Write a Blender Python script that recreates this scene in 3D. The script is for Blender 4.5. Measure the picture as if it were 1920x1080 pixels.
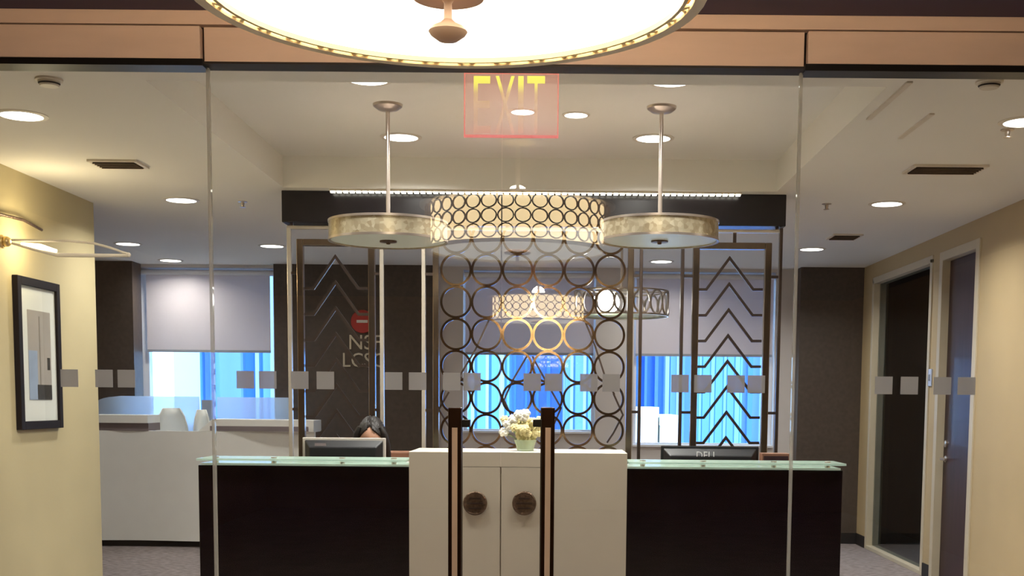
import bpy, math, random
from math import sin, cos, pi, radians, tan, sqrt
random.seed(7)
for o in list(bpy.data.objects): bpy.data.objects.remove(o)
scene = bpy.context.scene
COL = scene.collection

# ------------------------------------------------------------------ camera
F = 2240.0; PX = 1043.0; PY = 950.0
TH = math.atan(200.0 / F); RO = 0.0085
EYE = 1.42
RX = (cos(RO), sin(TH) * sin(RO), cos(TH) * sin(RO))
UPV = (-sin(RO), sin(TH) * cos(RO), cos(TH) * cos(RO))
FW = (0.0, cos(TH), -sin(TH))
cam_d = bpy.data.cameras.new('camera'); cam = bpy.data.objects.new('camera', cam_d)
COL.objects.link(cam)
from mathutils import Matrix, Vector
cam.matrix_world = Matrix(((RX[0], UPV[0], -FW[0], 0), (RX[1], UPV[1], -FW[1], 0), (RX[2], UPV[2], -FW[2], EYE), (0, 0, 0, 1)))
cam_d.sensor_width = 36; cam_d.lens = F / 1920 * 36
cam_d.shift_x = (960 - PX) / 1920; cam_d.shift_y = (PY - 540) / 1920
cam_d.clip_end = 500
scene.camera = cam

def ray(px, py):
    u = (px - PX) / F; v = -(py - PY) / F
    return [RX[i] * u + UPV[i] * v + FW[i] for i in range(3)]
def W(px, py, D):
    d = ray(px, py); t = D / d[1]; return (d[0] * t, D, EYE + d[2] * t)
def onz(px, py, z):
    d = ray(px, py); t = (z - EYE) / d[2]; return (d[0] * t, d[1] * t, z)
def onx(px, py, x):
    d = ray(px, py); t = x / d[0]; return (x, d[1] * t, EYE + d[2] * t)

# ------------------------------------------------------------------ world, sun, exposure
w = bpy.data.worlds.new('sky'); scene.world = w; w.use_nodes = True
bgn = w.node_tree.nodes['Background']; bgn.inputs[0].default_value = (0.45, 0.68, 1.0, 1); bgn.inputs[1].default_value = 4.0
sun_d = bpy.data.lights.new('sun', 'SUN'); sun_d.energy = 5.6; sun_d.angle = 0.01; sun_d.color = (1, .97, .9)
sun = bpy.data.objects.new('sun', sun_d); COL.objects.link(sun)
sun.rotation_euler = (radians(52), 0, radians(-14))
scene.view_settings.view_transform = 'Standard'; scene.view_settings.look = 'None'
scene.view_settings.gamma = 1; scene.view_settings.use_curve_mapping = False
scene.view_settings.exposure = 0.3
DOWN_W = 21.0     # watts of one recessed downlight
LOBBY_E = 7.0     # radiance of the lobby lamps' glass
COVE_E = 5.0

# ------------------------------------------------------------------ materials
def lin(c):
    return tuple(((x / 255) / 12.92 if x / 255 <= .04045 else ((x / 255 + .055) / 1.055) ** 2.4) for x in c)
MATS = {}
def mat(name, rgb, rough=.5, metal=0, var=.06, scale=8, bump=0, bscale=60, emit=None, es=0, coat=0, stretch=None, spec=.5, trans=0):
    m = bpy.data.materials.new(name); m.use_nodes = True; nt = m.node_tree; n = nt.nodes; l = nt.links
    b = n['Principled BSDF']; c = lin(rgb)
    b.inputs['Roughness'].default_value = rough; b.inputs['Metallic'].default_value = metal
    b.inputs['Coat Weight'].default_value = coat; b.inputs['Specular IOR Level'].default_value = spec
    b.inputs['Coat Roughness'].default_value = .05
    tc = n.new('ShaderNodeTexCoord'); mp = n.new('ShaderNodeMapping'); l.new(tc.outputs['Object'], mp.inputs[0])
    if stretch: mp.inputs['Scale'].default_value = stretch
    nz = n.new('ShaderNodeTexNoise'); nz.inputs['Scale'].default_value = scale; nz.inputs['Detail'].default_value = 4
    l.new(mp.outputs[0], nz.inputs['Vector'])
    r = n.new('ShaderNodeValToRGB'); l.new(nz.outputs[0], r.inputs[0])
    r.color_ramp.elements[0].position = .3; r.color_ramp.elements[1].position = .7
    r.color_ramp.elements[0].color = (*[x * (1 - var) for x in c], 1)
    r.color_ramp.elements[1].color = (*[min(1, x * (1 + var)) for x in c], 1)
    l.new(r.outputs[0], b.inputs['Base Color'])
    if bump:
        bz = n.new('ShaderNodeTexNoise'); bz.inputs['Scale'].default_value = bscale; l.new(mp.outputs[0], bz.inputs['Vector'])
        bp = n.new('ShaderNodeBump'); bp.inputs['Strength'].default_value = bump; bp.inputs['Distance'].default_value = .01
        l.new(bz.outputs[0], bp.inputs['Height']); l.new(bp.outputs[0], b.inputs['Normal'])
    if emit:
        b.inputs['Emission Color'].default_value = (*emit, 1); b.inputs['Emission Strength'].default_value = es
    if trans:
        tr = n.new('ShaderNodeBsdfTranslucent'); tr.inputs[0].default_value = (*c, 1)
        mx = n.new('ShaderNodeMixShader'); mx.inputs[0].default_value = trans
        l.new(b.outputs[0], mx.inputs[1]); l.new(tr.outputs[0], mx.inputs[2]); l.new(mx.outputs[0], n['Material Output'].inputs[0])
    MATS[name] = m; return m
def glassmat(name, tint=(.97, .985, .98), refl=.062, rough=0.0, frost=None, frost_fac=0):
    m = bpy.data.materials.new(name); m.use_nodes = True; nt = m.node_tree; n = nt.nodes; l = nt.links
    n.remove(n['Principled BSDF']); out = n['Material Output']
    tr = n.new('ShaderNodeBsdfTransparent'); tr.inputs[0].default_value = (*tint, 1)
    gl = n.new('ShaderNodeBsdfGlossy'); gl.inputs['Roughness'].default_value = rough
    lw = n.new('ShaderNodeLayerWeight'); lw.inputs[0].default_value = .5
    pw = n.new('ShaderNodeMath'); pw.operation = 'POWER'; l.new(lw.outputs['Facing'], pw.inputs[0]); pw.inputs[1].default_value = 5
    ma = n.new('ShaderNodeMath'); ma.operation = 'MULTIPLY_ADD'; l.new(pw.outputs[0], ma.inputs[0]); ma.inputs[1].default_value = .8; ma.inputs[2].default_value = refl
    ge = n.new('ShaderNodeNewGeometry'); sb = n.new('ShaderNodeMath'); sb.operation = 'SUBTRACT'; sb.inputs[0].default_value = 1; l.new(ge.outputs['Backfacing'], sb.inputs[1])
    mu = n.new('ShaderNodeMath'); mu.operation = 'MULTIPLY'; l.new(ma.outputs[0], mu.inputs[0]); l.new(sb.outputs[0], mu.inputs[1])
    mx = n.new('ShaderNodeMixShader'); l.new(mu.outputs[0], mx.inputs[0]); l.new(tr.outputs[0], mx.inputs[1]); l.new(gl.outputs[0], mx.inputs[2])
    last = mx
    if frost:
        df = n.new('ShaderNodeBsdfDiffuse'); df.inputs[0].default_value = (*lin(frost), 1)
        tl = n.new('ShaderNodeBsdfTranslucent'); tl.inputs[0].default_value = (*lin(frost), 1)
        m2 = n.new('ShaderNodeMixShader'); m2.inputs[0].default_value = .55; l.new(df.outputs[0], m2.inputs[1]); l.new(tl.outputs[0], m2.inputs[2])
        m3 = n.new('ShaderNodeMixShader'); m3.inputs[0].default_value = frost_fac
        l.new(mx.outputs[0], m3.inputs[1]); l.new(m2.outputs[0], m3.inputs[2]); last = m3
    l.new(last.outputs[0], out.inputs[0]); MATS[name] = m; return m
def emitmat(name, rgb, s):
    m = bpy.data.materials.new(name); m.use_nodes = True; n = m.node_tree.nodes; b = n['Principled BSDF']
    b.inputs['Base Color'].default_value = (*rgb, 1); b.inputs['Emission Color'].default_value = (*rgb, 1); b.inputs['Emission Strength'].default_value = s
    MATS[name] = m; return m

M = MATS
mat('cream_wall', (184, 170, 132), .75, var=.03, scale=3, bump=.05)
mat('right_wall', (184, 162, 122), .7, var=.03, scale=3, bump=.05)
mat('ceiling_white', (232, 229, 222), .85, var=.015, scale=2)
mat('lobby_tan', (212, 184, 170), .45, var=.05, scale=3, stretch=(1, 1, 5), bump=.04)
mat('lobby_ceiling', (52, 36, 66), .6, var=.15, scale=4)
mat('lobby_wall', (185, 150, 115), .5, var=.06, scale=2)
mat('lobby_floor', (196, 182, 166), .3, var=.2, scale=5)
mat('dark_reveal', (30, 16, 10), .6)
mat('black_channel', (18, 14, 12), .35)
mat('carpet', (142, 130, 128), .95, var=.5, scale=16, bump=.6, bscale=120, stretch=(1, 3, 1))
mat('dark_clad', (74, 63, 55), .55, var=.18, scale=30, bump=.12, bscale=90)
mat('pier', (205, 198, 195), .8, var=.02)
mat('jamb', (225, 225, 230), .5, var=.02)
mat('blind', (222, 212, 212), .9, var=.02, scale=60, trans=.28)
mat('blind_bar', (150, 155, 165), .5)
mat('black_lacquer', (16, 9, 15), .12, var=.2, spec=.4)
mat('white_lacquer', (192, 183, 166), .35, var=.02)
mat('white_stone', (225, 228, 222), .2, var=.03)
mat('medallion', (98, 78, 62), .38, .6, var=.35, scale=50, bump=.6, bscale=80)
mat('medallion_dark', (60, 46, 40), .4, .5, var=.2, scale=40)
mat('bronze', (58, 38, 26), .3, .85, var=.1)
mat('highlight_tan', (246, 222, 200), .5, .0, var=.08, stretch=(1, 1, .2))  # pale tone for the highlight painted on the door pulls
mat('ring_metal', (132, 108, 84), .09, .97, var=.08, scale=12)
mat('screen_metal', (140, 124, 108), .16, .95, var=.12, scale=12)
mat('screen_light', (205, 196, 182), .25, .6, var=.08, scale=10)
mat('chevron_metal', (92, 80, 74), .3, .9, var=.15)
mat('beam_black', (26, 22, 26), .25, var=.2)
mat('gold_metal', (224, 196, 140), .3, .8, var=.06)
mat('finial_copper', (226, 188, 158), .45, .2, var=.04)
mat('ring_cream', (250, 240, 212), .5, 0, var=.04)
mat('lattice_bronze', (120, 88, 45), .35, .8, var=.1)
mat('nickel', (200, 188, 178), .28, .85, var=.05)
mat('picture_black', (24, 19, 22), .6, var=.1, spec=.2)
mat('picture_mat', (236, 232, 226), .8, var=.01)
mat('wood_door', (50, 28, 34), .4, var=.35, scale=5, stretch=(6, 6, .6), coat=.08, spec=.3)
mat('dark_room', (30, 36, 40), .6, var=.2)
mat('door_frame', (196, 184, 160), .5, var=.03)
mat('plate_blue', (190, 200, 225), .4)
mat('rubber_black', (20, 17, 16), .6)
mat('desk_white', (238, 236, 230), .5, var=.02)
mat('desk_gray', (130, 118, 120), .6, var=.05)
mat('monitor_black', (15, 17, 23), .45, var=.15)
mat('monitor_side', (196, 188, 180), .45, var=.03)
mat('mark_gray', (215, 215, 218), .4)
mat('desktop_wood', (120, 84, 62), .45, var=.2, scale=4, stretch=(1, 6, 1))
mat('chair_brown', (120, 82, 62), .6, var=.1)
mat('skin', (196, 150, 126), .5, var=.04)
mat('hair', (24, 19, 18), .55, var=.3, scale=40, stretch=(6, 1, 1))
mat('blouse', (150, 92, 66), .8, var=.08)
mat('trousers', (40, 40, 52), .8, var=.08)
mat('eye_white', (235, 232, 226), .3); mat('iris', (48, 30, 20), .2); mat('lip', (160, 84, 76), .5)
mat('cream_flower', (214, 202, 150), .7, var=.2, scale=30, trans=.2)
mat('white_flower', (246, 244, 236), .6, var=.04, trans=.3)
mat('stem_green', (120, 140, 90), .6)
mat('vent_metal', (120, 104, 88), .5, .2); mat('vent_dark', (40, 30, 24), .7); mat('plastic_white', (215, 205, 190), .5)
mat('facade_blue', (98, 156, 222), .6, var=.15, scale=.35, stretch=(1, 1, .2))
mat('facade_deep', (92, 152, 214), .6, var=.15, scale=.35, stretch=(1, 1, .2))
mat('facade_pale', (140, 182, 226), .6, var=.12, scale=.4, stretch=(1, 1, .2))
mat('facade_white', (250, 250, 245), .7, var=.02)
mat('facade_green', (120, 170, 140), .7)
mat('street', (110, 112, 118), .9)
mat('letter_pin', (196, 186, 168), .4, .4, var=.05)
mat('red_disc', (176, 40, 32), .5, var=.05)
glassmat('door_glass'); glassmat('side_glass'); glassmat('window_glass', (.9, .96, 1), .05)
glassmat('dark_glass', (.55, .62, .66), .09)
glassmat('frosted_decal', frost=(186, 184, 184), frost_fac=.78)
glassmat('partition_glass', (.85, .93, 1), .04, frost=(235, 242, 250), frost_fac=.55)
glassmat('counter_glass', (.86, .95, .92), .12, frost=(205, 222, 212), frost_fac=.5)
glassmat('vase_glass', (.9, .96, .9), .1, frost=(205, 215, 190), frost_fac=.45)
glassmat('edge_plastic', (.95, .95, .93), .1, frost=(200, 196, 190), frost_fac=.4)
emitmat('lamp_glass', (1, .94, .78), 3.0)
emitmat('lamp_shade', (1, .77, .42), LOBBY_E * 1.8)
emitmat('far_shade', (1, .9, .8), .95)
emitmat('far_globe', (1, .97, .92), 9)
emitmat('lens', (1, .97, .93), 5)
emitmat('led', (1, .94, .82), COVE_E)
emitmat('pic_lamp', (1, .88, .62), 4)
mat('pendant_glass', (222, 224, 212), .35, var=.03, trans=.3, emit=(1, 1, .9), es=.05)
# hammered metal mosaic of the pendants
def mosaic():
    m = mat('pendant_mosaic', (186, 172, 140), .35, .6, var=.1); n = m.node_tree.nodes; l = m.node_tree.links
    v = n.new('ShaderNodeTexVoronoi'); v.inputs['Scale'].default_value = 45
    tc = n.new('ShaderNodeTexCoord'); l.new(tc.outputs['Object'], v.inputs['Vector'])
    r = n.new('ShaderNodeValToRGB'); l.new(v.outputs['Color'], r.inputs[0])
    r.color_ramp.elements[0].color = (*lin((156, 140, 112)), 1); r.color_ramp.elements[1].color = (*lin((206, 196, 170)), 1)
    l.new(r.outputs[0], n['Principled BSDF'].inputs['Base Color'])
    bp = n.new('ShaderNodeBump'); bp.inputs['Strength'].default_value = .5; l.new(v.outputs['Distance'], bp.inputs['Height']); l.new(bp.outputs[0], n['Principled BSDF'].inputs['Normal'])
mosaic()
# edge-lit acrylic: engraving glows amber next to the LEDs at the top edge and red further down
def edgelit(name, stops, fac, s):
    m = bpy.data.materials.new(name); m.use_nodes = True; n = m.node_tree.nodes; l = m.node_tree.links; n.remove(n['Principled BSDF'])
    tc = n.new('ShaderNodeTexCoord'); sp = n.new('ShaderNodeSeparateXYZ'); l.new(tc.outputs['Object'], sp.inputs[0])
    r = n.new('ShaderNodeValToRGB'); mr = n.new('ShaderNodeMapRange'); mr.inputs[1].default_value = -.27; mr.inputs[2].default_value = 0
    l.new(sp.outputs['Z'], mr.inputs[0]); l.new(mr.outputs[0], r.inputs[0])
    e = r.color_ramp.elements; e[0].position = stops[0][0]; e[0].color = (*stops[0][1], 1); e[1].position = stops[1][0]; e[1].color = (*stops[1][1], 1)
    for p, c in stops[2:]: q = e.new(p); q.color = (*c, 1)
    em = n.new('ShaderNodeEmission'); l.new(r.outputs[0], em.inputs[0]); em.inputs[1].default_value = s
    tr = n.new('ShaderNodeBsdfTransparent'); mx = n.new('ShaderNodeMixShader'); mx.inputs[0].default_value = fac
    r2 = n.new('ShaderNodeMapRange'); r2.inputs[1].default_value = .55; r2.inputs[2].default_value = .95; r2.inputs[3].default_value = fac * (.4 if 'letter' in name else 1); r2.inputs[4].default_value = min(1, fac * (1.9 if 'letter' in name else 1))
    l.new(mr.outputs[0], r2.inputs[0]); l.new(r2.outputs[0], mx.inputs[0])
    l.new(tr.outputs[0], mx.inputs[1]); l.new(em.outputs[0], mx.inputs[2]); l.new(mx.outputs[0], n['Material Output'].inputs[0])
    MATS[name] = m
edgelit('exit_letter', [(0, (.8, .25, .2)), (1, (1, .9, .12)), (.82, (.95, .85, .12)), (.7, (.7, .45, .2)), (.35, (.65, .38, .22))], .45, .95)
edgelit('exit_pane', [(0, (.9, .18, .16)), (1, (.9, .3, .2)), (.3, (.7, .35, .28))], .2, .85)
edgelit('exit_edge', [(0, (.9, .15, .14)), (1, (.95, .2, .14))], .5, .8)

# ------------------------------------------------------------------ mesh builder
class MB:
    def __init__(s): s.v = []; s.f = []; s.smooth = False
    def add(s, vs, fs):
        b = len(s.v); s.v += [tuple(p) for p in vs]; s.f += [tuple(b + i for i in f) for f in fs]; return s
    def box(s, x0, x1, y0, y1, z0, z1):
        x0, x1 = sorted((x0, x1)); y0, y1 = sorted((y0, y1)); z0, z1 = sorted((z0, z1))
        v = [(x0, y0, z0), (x1, y0, z0), (x1, y1, z0), (x0, y1, z0), (x0, y0, z1), (x1, y0, z1), (x1, y1, z1), (x0, y1, z1)]
        return s.add(v, [(0, 3, 2, 1), (4, 5, 6, 7), (0, 1, 5, 4), (1, 2, 6, 5), (2, 3, 7, 6), (3, 0, 4, 7)])
    def tube(s, pts, r, seg=12, cap=True):
        s.smooth = True; rs = r if isinstance(r, (list, tuple)) else [r] * len(pts)
        P = [Vector(p) for p in pts]; rings = []
        prev = None
        for i, p in enumerate(P):
            t = (P[min(i + 1, len(P) - 1)] - P[max(i - 1, 0)]).normalized()
            a = Vector((0, 0, 1)) if abs(t.z) < .9 else Vector((1, 0, 0))
            if prev is not None: a = prev
            u = (a - t * a.dot(t)).normalized(); prev = u; w_ = t.cross(u)
            rings.append([p + (u * cos(2 * pi * k / seg) + w_ * sin(2 * pi * k / seg)) * rs[i] for k in range(seg)])
        v = [q for R in rings for q in R]; f = []
        for i in range(len(P) - 1):
            for k in range(seg): f.append((i * seg + k, i * seg + (k + 1) % seg, (i + 1) * seg + (k + 1) % seg, (i + 1) * seg + k))
        if cap: f.append(tuple(range(seg))[::-1]); f.append(tuple((len(P) - 1) * seg + k for k in range(seg)))
        return s.add(v, f)
    def lathe(s, prof, c=(0, 0, 0), seg=48, axis='z'):
        s.smooth = True; v = []; f = []; n = len(prof)
        for r, z in prof:
            for k in range(seg):
                a = 2 * pi * k / seg
                p = (r * cos(a), r * sin(a), z) if axis == 'z' else (r * cos(a), z, r * sin(a)) if axis == 'y' else (z, r * cos(a), r * sin(a))
                v.append((c[0] + p[0], c[1] + p[1], c[2] + p[2]))
        for i in range(n - 1):
            for k in range(seg): f.append((i * seg + k, i * seg + (k + 1) % seg, (i + 1) * seg + (k + 1) % seg, (i + 1) * seg + k))
        f.append(tuple(range(seg))[::-1]); f.append(tuple((n - 1) * seg + k for k in range(seg)))
        return s.add(v, f)
    def band(s, prof, c=(0, 0, 0), seg=64, axis='z'):   # closed profile swept round
        s.smooth = True; v = []; f = []; n = len(prof)
        for r, z in prof:
            for k in range(seg):
                a = 2 * pi * k / seg
                p = (r * cos(a), r * sin(a), z) if axis == 'z' else (r * cos(a), z, r * sin(a))
                v.append((c[0] + p[0], c[1] + p[1], c[2] + p[2]))
        for i in range(n):
            j = (i + 1) % n
            for k in range(seg): f.append((i * seg + k, i * seg + (k + 1) % seg, j * seg + (k + 1) % seg, j * seg + k))
        return s.add(v, f)
    def extr(s, pts, y0, y1):            # xz polygon extruded in y
        n = len(pts); v = [(x, y0, z) for x, z in pts] + [(x, y1, z) for x, z in pts]
        f = [tuple(range(n)), tuple(range(2 * n - 1, n - 1, -1))] + [(i, n + i, n + (i + 1) % n, (i + 1) % n) for i in range(n)]
        return s.add(v, f)
    def strip(s, pts, wd, y0, y1):       # mitred bar along an xz polyline
        P = [Vector((x, z)) for x, z in pts]; L = []; R = []
        for i, p in enumerate(P):
            d0 = (p - P[i - 1]).normalized() if i else (P[1] - P[0]).normalized()
            d1 = (P[i + 1] - p).normalized() if i < len(P) - 1 else d0
            n0 = Vector((-d0.y, d0.x)); n1 = Vector((-d1.y, d1.x)); m = (n0 + n1).normalized(); k = wd / 2 / max(.3, m.dot(n0))
            L.append(p + m * k); R.append(p - m * k)
        for i in range(len(P) - 1):
            q = [L[i], L[i + 1], R[i + 1], R[i]]
            v = [(a.x, y0, a.y) for a in q] + [(a.x, y1, a.y) for a in q]
            s.add(v, [(0, 1, 2, 3), (7, 6, 5, 4), (0, 4, 5, 1), (2, 6, 7, 3), (1, 5, 6, 2), (3, 7, 4, 0)])
        return s
    def ball(s, c, r, seg=16, rings=10):
        rx, ry, rz = r if isinstance(r, (list, tuple)) else (r, r, r); s.smooth = True; v = []; f = []
        for i in range(1, rings):
            a = pi * i / rings
            for k in range(seg):
                b = 2 * pi * k / seg; v.append((c[0] + rx * sin(a) * cos(b), c[1] + ry * sin(a) * sin(b), c[2] + rz * cos(a)))
        n = len(v); v += [(c[0], c[1], c[2] + rz), (c[0], c[1], c[2] - rz)]
        for i in range(rings - 2):
            for k in range(seg): f.append((i * seg + k, (i + 1) * seg + k, (i + 1) * seg + (k + 1) % seg, i * seg + (k + 1) % seg))
        for k in range(seg): f.append((n, k, (k + 1) % seg)); f.append((n + 1, (rings - 2) * seg + (k + 1) % seg, (rings - 2) * seg + k))
        return s.add(v, f)
    def build(s, name, m, parent=None, origin=None, bevel=0, seg=2):
        me = bpy.data.meshes.new(name); v = s.v
        if origin is None and parent is None and v:
            lo = [min(p[i] for p in v) for i in range(3)]; hi = [max(p[i] for p in v) for i in range(3)]
            origin = ((lo[0] + hi[0]) / 2, (lo[1] + hi[1]) / 2, lo[2])
        o_ = origin or (0, 0, 0)
        me.from_pydata([tuple(p[i] - o_[i] for i in range(3)) for p in v], [], s.f)
        import bmesh
        bm = bmesh.new(); bm.from_mesh(me); bmesh.ops.recalc_face_normals(bm, faces=bm.faces); bm.to_mesh(me); bm.free()
        if s.smooth:
            for p in me.polygons: p.use_smooth = True
            me.set_sharp_from_angle(angle=radians(35))
        me.materials.append(M[m]); ob = bpy.data.objects.new(name, me); COL.objects.link(ob)
        if parent:
            ob.parent = parent; wl = world_loc(parent); ob.location = tuple(o_[i] - wl[i] for i in range(3))
        else: ob.location = o_
        if bevel:
            b = ob.modifiers.new('bevel', 'BEVEL'); b.width = bevel; b.segments = seg; b.limit_method = 'ANGLE'; b.angle_limit = radians(40)
        return ob
def world_loc(o):
    x, y, z = o.location
    while o.parent: o = o.parent; x += o.location[0]; y += o.location[1]; z += o.location[2]
    return (x, y, z)
def tag(o, label=None, cat=None, group=None, kind=None):
    if label: o['label'] = label
    if cat: o['category'] = cat
    if group: o['group'] = group
    if kind: o['kind'] = kind
    return o
def thing(name, loc, label, cat, group=None, kind=None):
    o = bpy.data.objects.new(name, None); o.empty_display_size = .1; COL.objects.link(o); o.location = loc
    return tag(o, label, cat, group, kind)
def struct(name, mb, m, label, cat, bevel=0):
    return tag(mb.build(name, m, bevel=bevel), label, cat, kind='structure')
def text_mb(txt, x, y, z, wd, ht, depth):
    cu = bpy.data.curves.new('t', 'FONT'); cu.body = txt; cu.extrude = .05; cu.resolution_u = 3
    ob = bpy.data.objects.new('t', cu); COL.objects.link(ob); bpy.context.view_layer.update()
    me = ob.to_mesh(); xs = [v.co.x for v in me.vertices]; ys = [v.co.y for v in me.vertices]
    x0, x1, y0, y1 = min(xs), max(xs), min(ys), max(ys); mb = MB()
    mb.add([(x + (v.co.x - x0) / (x1 - x0) * wd, y - v.co.z / .1 * depth, z + (v.co.y - y0) / (y1 - y0) * ht) for v in me.vertices], [tuple(p.vertices) for p in me.polygons])
    ob.to_mesh_clear(); bpy.data.objects.remove(ob); bpy.data.curves.remove(cu); return mb
def light(kind, name, loc, energy, color, parent=None, size=.2, rot=(0, 0, 0), spread=None):
    d = bpy.data.lights.new(name, kind); d.energy = energy; d.color = color
    if kind == 'AREA':
        d.shape = 'DISK'; d.size = size
        if spread: d.spread = spread
    elif kind == 'POINT': d.shadow_soft_size = size
    o = bpy.data.objects.new(name, d); COL.objects.link(o)
    if parent: wl = world_loc(parent); o.parent = parent; o.location = tuple(loc[i] - wl[i] for i in range(3))
    else: o.location = loc
    o.rotation_euler = rot; return o
def dup(root, loc, label, group=None):
    def cp(o, par):
        c = o.copy(); COL.objects.link(c); c.parent = par
        for ch in list(o.children): cp(ch, c)
        return c
    r = cp(root, None); r.location = loc; r['label'] = label
    if group: r['group'] = group
    return r

# ------------------------------------------------------------------ key planes
G = 4.2                      # glass entrance
CZ = EYE + 1.33              # ceiling of the reception
TZ = EYE + 1.525             # raised tray
XL = -3.22; XR = 3.03
DB = 12.2                    # window wall
LZ = W(900, 33, G)[2]        # lobby ceiling
HZ = W(960, 131, G)[2]       # underside of the bulkhead
X = lambda px, D, py=700: W(px, py, D)[0]
Z = lambda py, D, px=960: W(px, py, D)[2]

# ------------------------------------------------------------------ structure
struct('floor', MB().box(-6.2, 6.2, G - .05, DB + .3, -.12, 0), 'carpet', 'mottled grey-brown carpet of the reception area', 'floor')
struct('floor', MB().box(-6.2, 6.2, -7, G - .05, -.12, 0), 'lobby_floor', 'stone floor of the lobby in front of the glass entrance', 'floor')
tx0 = onz(533, 353, CZ)[0]; tx1 = onz(1463, 353, CZ)[0]; ty0 = onz(960, 157, CZ)[1]; ty1 = onz(960, 355, CZ)[1]
mb = MB(); th = TZ + .05
mb.box(-6.2, tx0, G - .02, DB + .3, CZ, th); mb.box(tx1, 6.2, G - .02, DB + .3, CZ, th)
mb.box(tx0, tx1, G - .02, ty0, CZ, th); mb.box(tx0, tx1, ty1, DB + .3, CZ, th); mb.box(-6.2, 6.2, G - .02, DB + .3, TZ, TZ + .2)
struct('ceiling', mb, 'ceiling_white', 'off-white reception ceiling with a raised rectangular tray', 'ceiling')
struct('ceiling', MB().box(-6.2, 6.2, -7, G + .06, LZ, LZ + .4), 'lobby_ceiling', 'dark purple-brown lobby ceiling above the big round lamp', 'ceiling')
struct('wall_left', MB().box(XL - .25, XL, G + .1, onx(178, 500, XL)[1], 0, CZ), 'cream_wall', 'cream wall on the left with the black-framed picture', 'wall')
struct('wall_left', MB().box(-6.3, -6.2, -7, DB + .3, -.1, TZ + .2), 'cream_wall', 'cream wall far left behind the corner', 'wall')
# right wall with door and glazed room
d0 = onx(1830, 600, XR)[1]; d1 = onx(1764, 600, XR)[1]; g0 = onx(1741, 700, XR)[1]; g1 = onx(1634, 700, XR)[1]; we = onx(1615, 700, XR)[1]
dz = onx(1797, 472, XR)[2]; gz = onx(1690, 508, XR)[2]
mb = MB()
mb.box(XR, XR + .14, G + .1, d0, 0, CZ); mb.box(XR, XR + .14, d1, g0, 0, CZ); mb.box(XR, XR + .14, g1, we + .35, 0, CZ)
mb.box(XR, XR + .14, d0, d1, dz, CZ); mb.box(XR, XR + .14, g0, g1, gz, CZ)
struct('wall_right', mb, 'right_wall', 'beige wall on the right with the dark door and glazed room', 'wall')
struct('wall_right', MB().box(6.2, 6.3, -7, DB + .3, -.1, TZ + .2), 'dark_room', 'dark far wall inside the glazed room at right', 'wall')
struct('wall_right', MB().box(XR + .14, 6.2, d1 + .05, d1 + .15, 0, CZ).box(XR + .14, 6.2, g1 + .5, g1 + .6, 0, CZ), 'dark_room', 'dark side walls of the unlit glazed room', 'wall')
# lobby enclosure
struct('wall_left', MB().box(-3.9, -3.75, -7, G - .1, 0, LZ), 'lobby_wall', 'tan lobby wall left of the camera', 'wall')
struct('wall_right', MB().box(3.75, 3.9, -7, G - .1, 0, LZ), 'lobby_wall', 'tan lobby wall right of the camera', 'wall')
struct('wall_behind', MB().box(-6.2, 6.2, -7.1, -7, -.1, TZ + .2), 'lobby_wall', 'tan lobby wall behind the camera', 'wall')
struct('wall_front', MB().box(-6.2, -3.75, G - .1, G + .1, 0, HZ).box(3.75, 6.2, G - .1, G + .1, 0, HZ).box(-3.75, XL - .05, G + .02, G + .1, 0, HZ).box(XR + .05, 3.75, G + .02, G + .1, 0, HZ),
       'lobby_tan', 'tan wall ends beside the glass entrance', 'wall')
# bulkhead above the glass: backing plus separate tan panels with dark reveals
bz = Z(62, G); xa = X(387, G, 100); xb = X(1506, G, 100)
b = thing('bulkhead', (0, G, HZ), 'tan panelled bulkhead above the glass entrance', 'bulkhead', kind='structure')
MB().box(-6.2, 6.2, G - .015, G + .08, HZ + .01, LZ).build('backing', 'dark_reveal', b)
MB().box(-6.2, 6.2, G - .055, G - .015, bz + .004, LZ).build('panel', 'lobby_tan', b, bevel=.002)
MB().box(-6.2, xa - .006, G - .055, G - .015, HZ + .014, bz - .001).build('panel', 'lobby_tan', b, bevel=.002)
MB().box(xa + .006, xb - .006, G - .048, G - .015, HZ + .006, bz - .003).build('panel', 'lobby_tan', b, bevel=.002)
MB().box(xb + .006, 6.2, G - .055, G - .015, HZ + .014, bz - .001).build('panel', 'lobby_tan', b, bevel=.002)
MB().box(-6.2, xa + .003, G - .06, G + .03, HZ - .01, HZ + .012).build('glazing_channel', 'black_channel', b)
MB().box(xb - .003, 6.2, G - .06, G + .03, HZ - .01, HZ + .012).build('glazing_channel', 'black_channel', b)
MB().box(xa, xb, G - .05, G + .03, HZ - .001, HZ + .006).build('bottom_trim', 'dark_reveal', b)
MB().box(X(1070, G, 108), X(1137, G, 108), G - .062, G - .048, Z(110, G), Z(105, G)).build('closer_slot', 'bronze', b)
MB().box(X(936, G), X(945, G), G - .06, G - .045, HZ - .005, HZ + .02).build('door_stop', 'dark_reveal', b)

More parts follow.
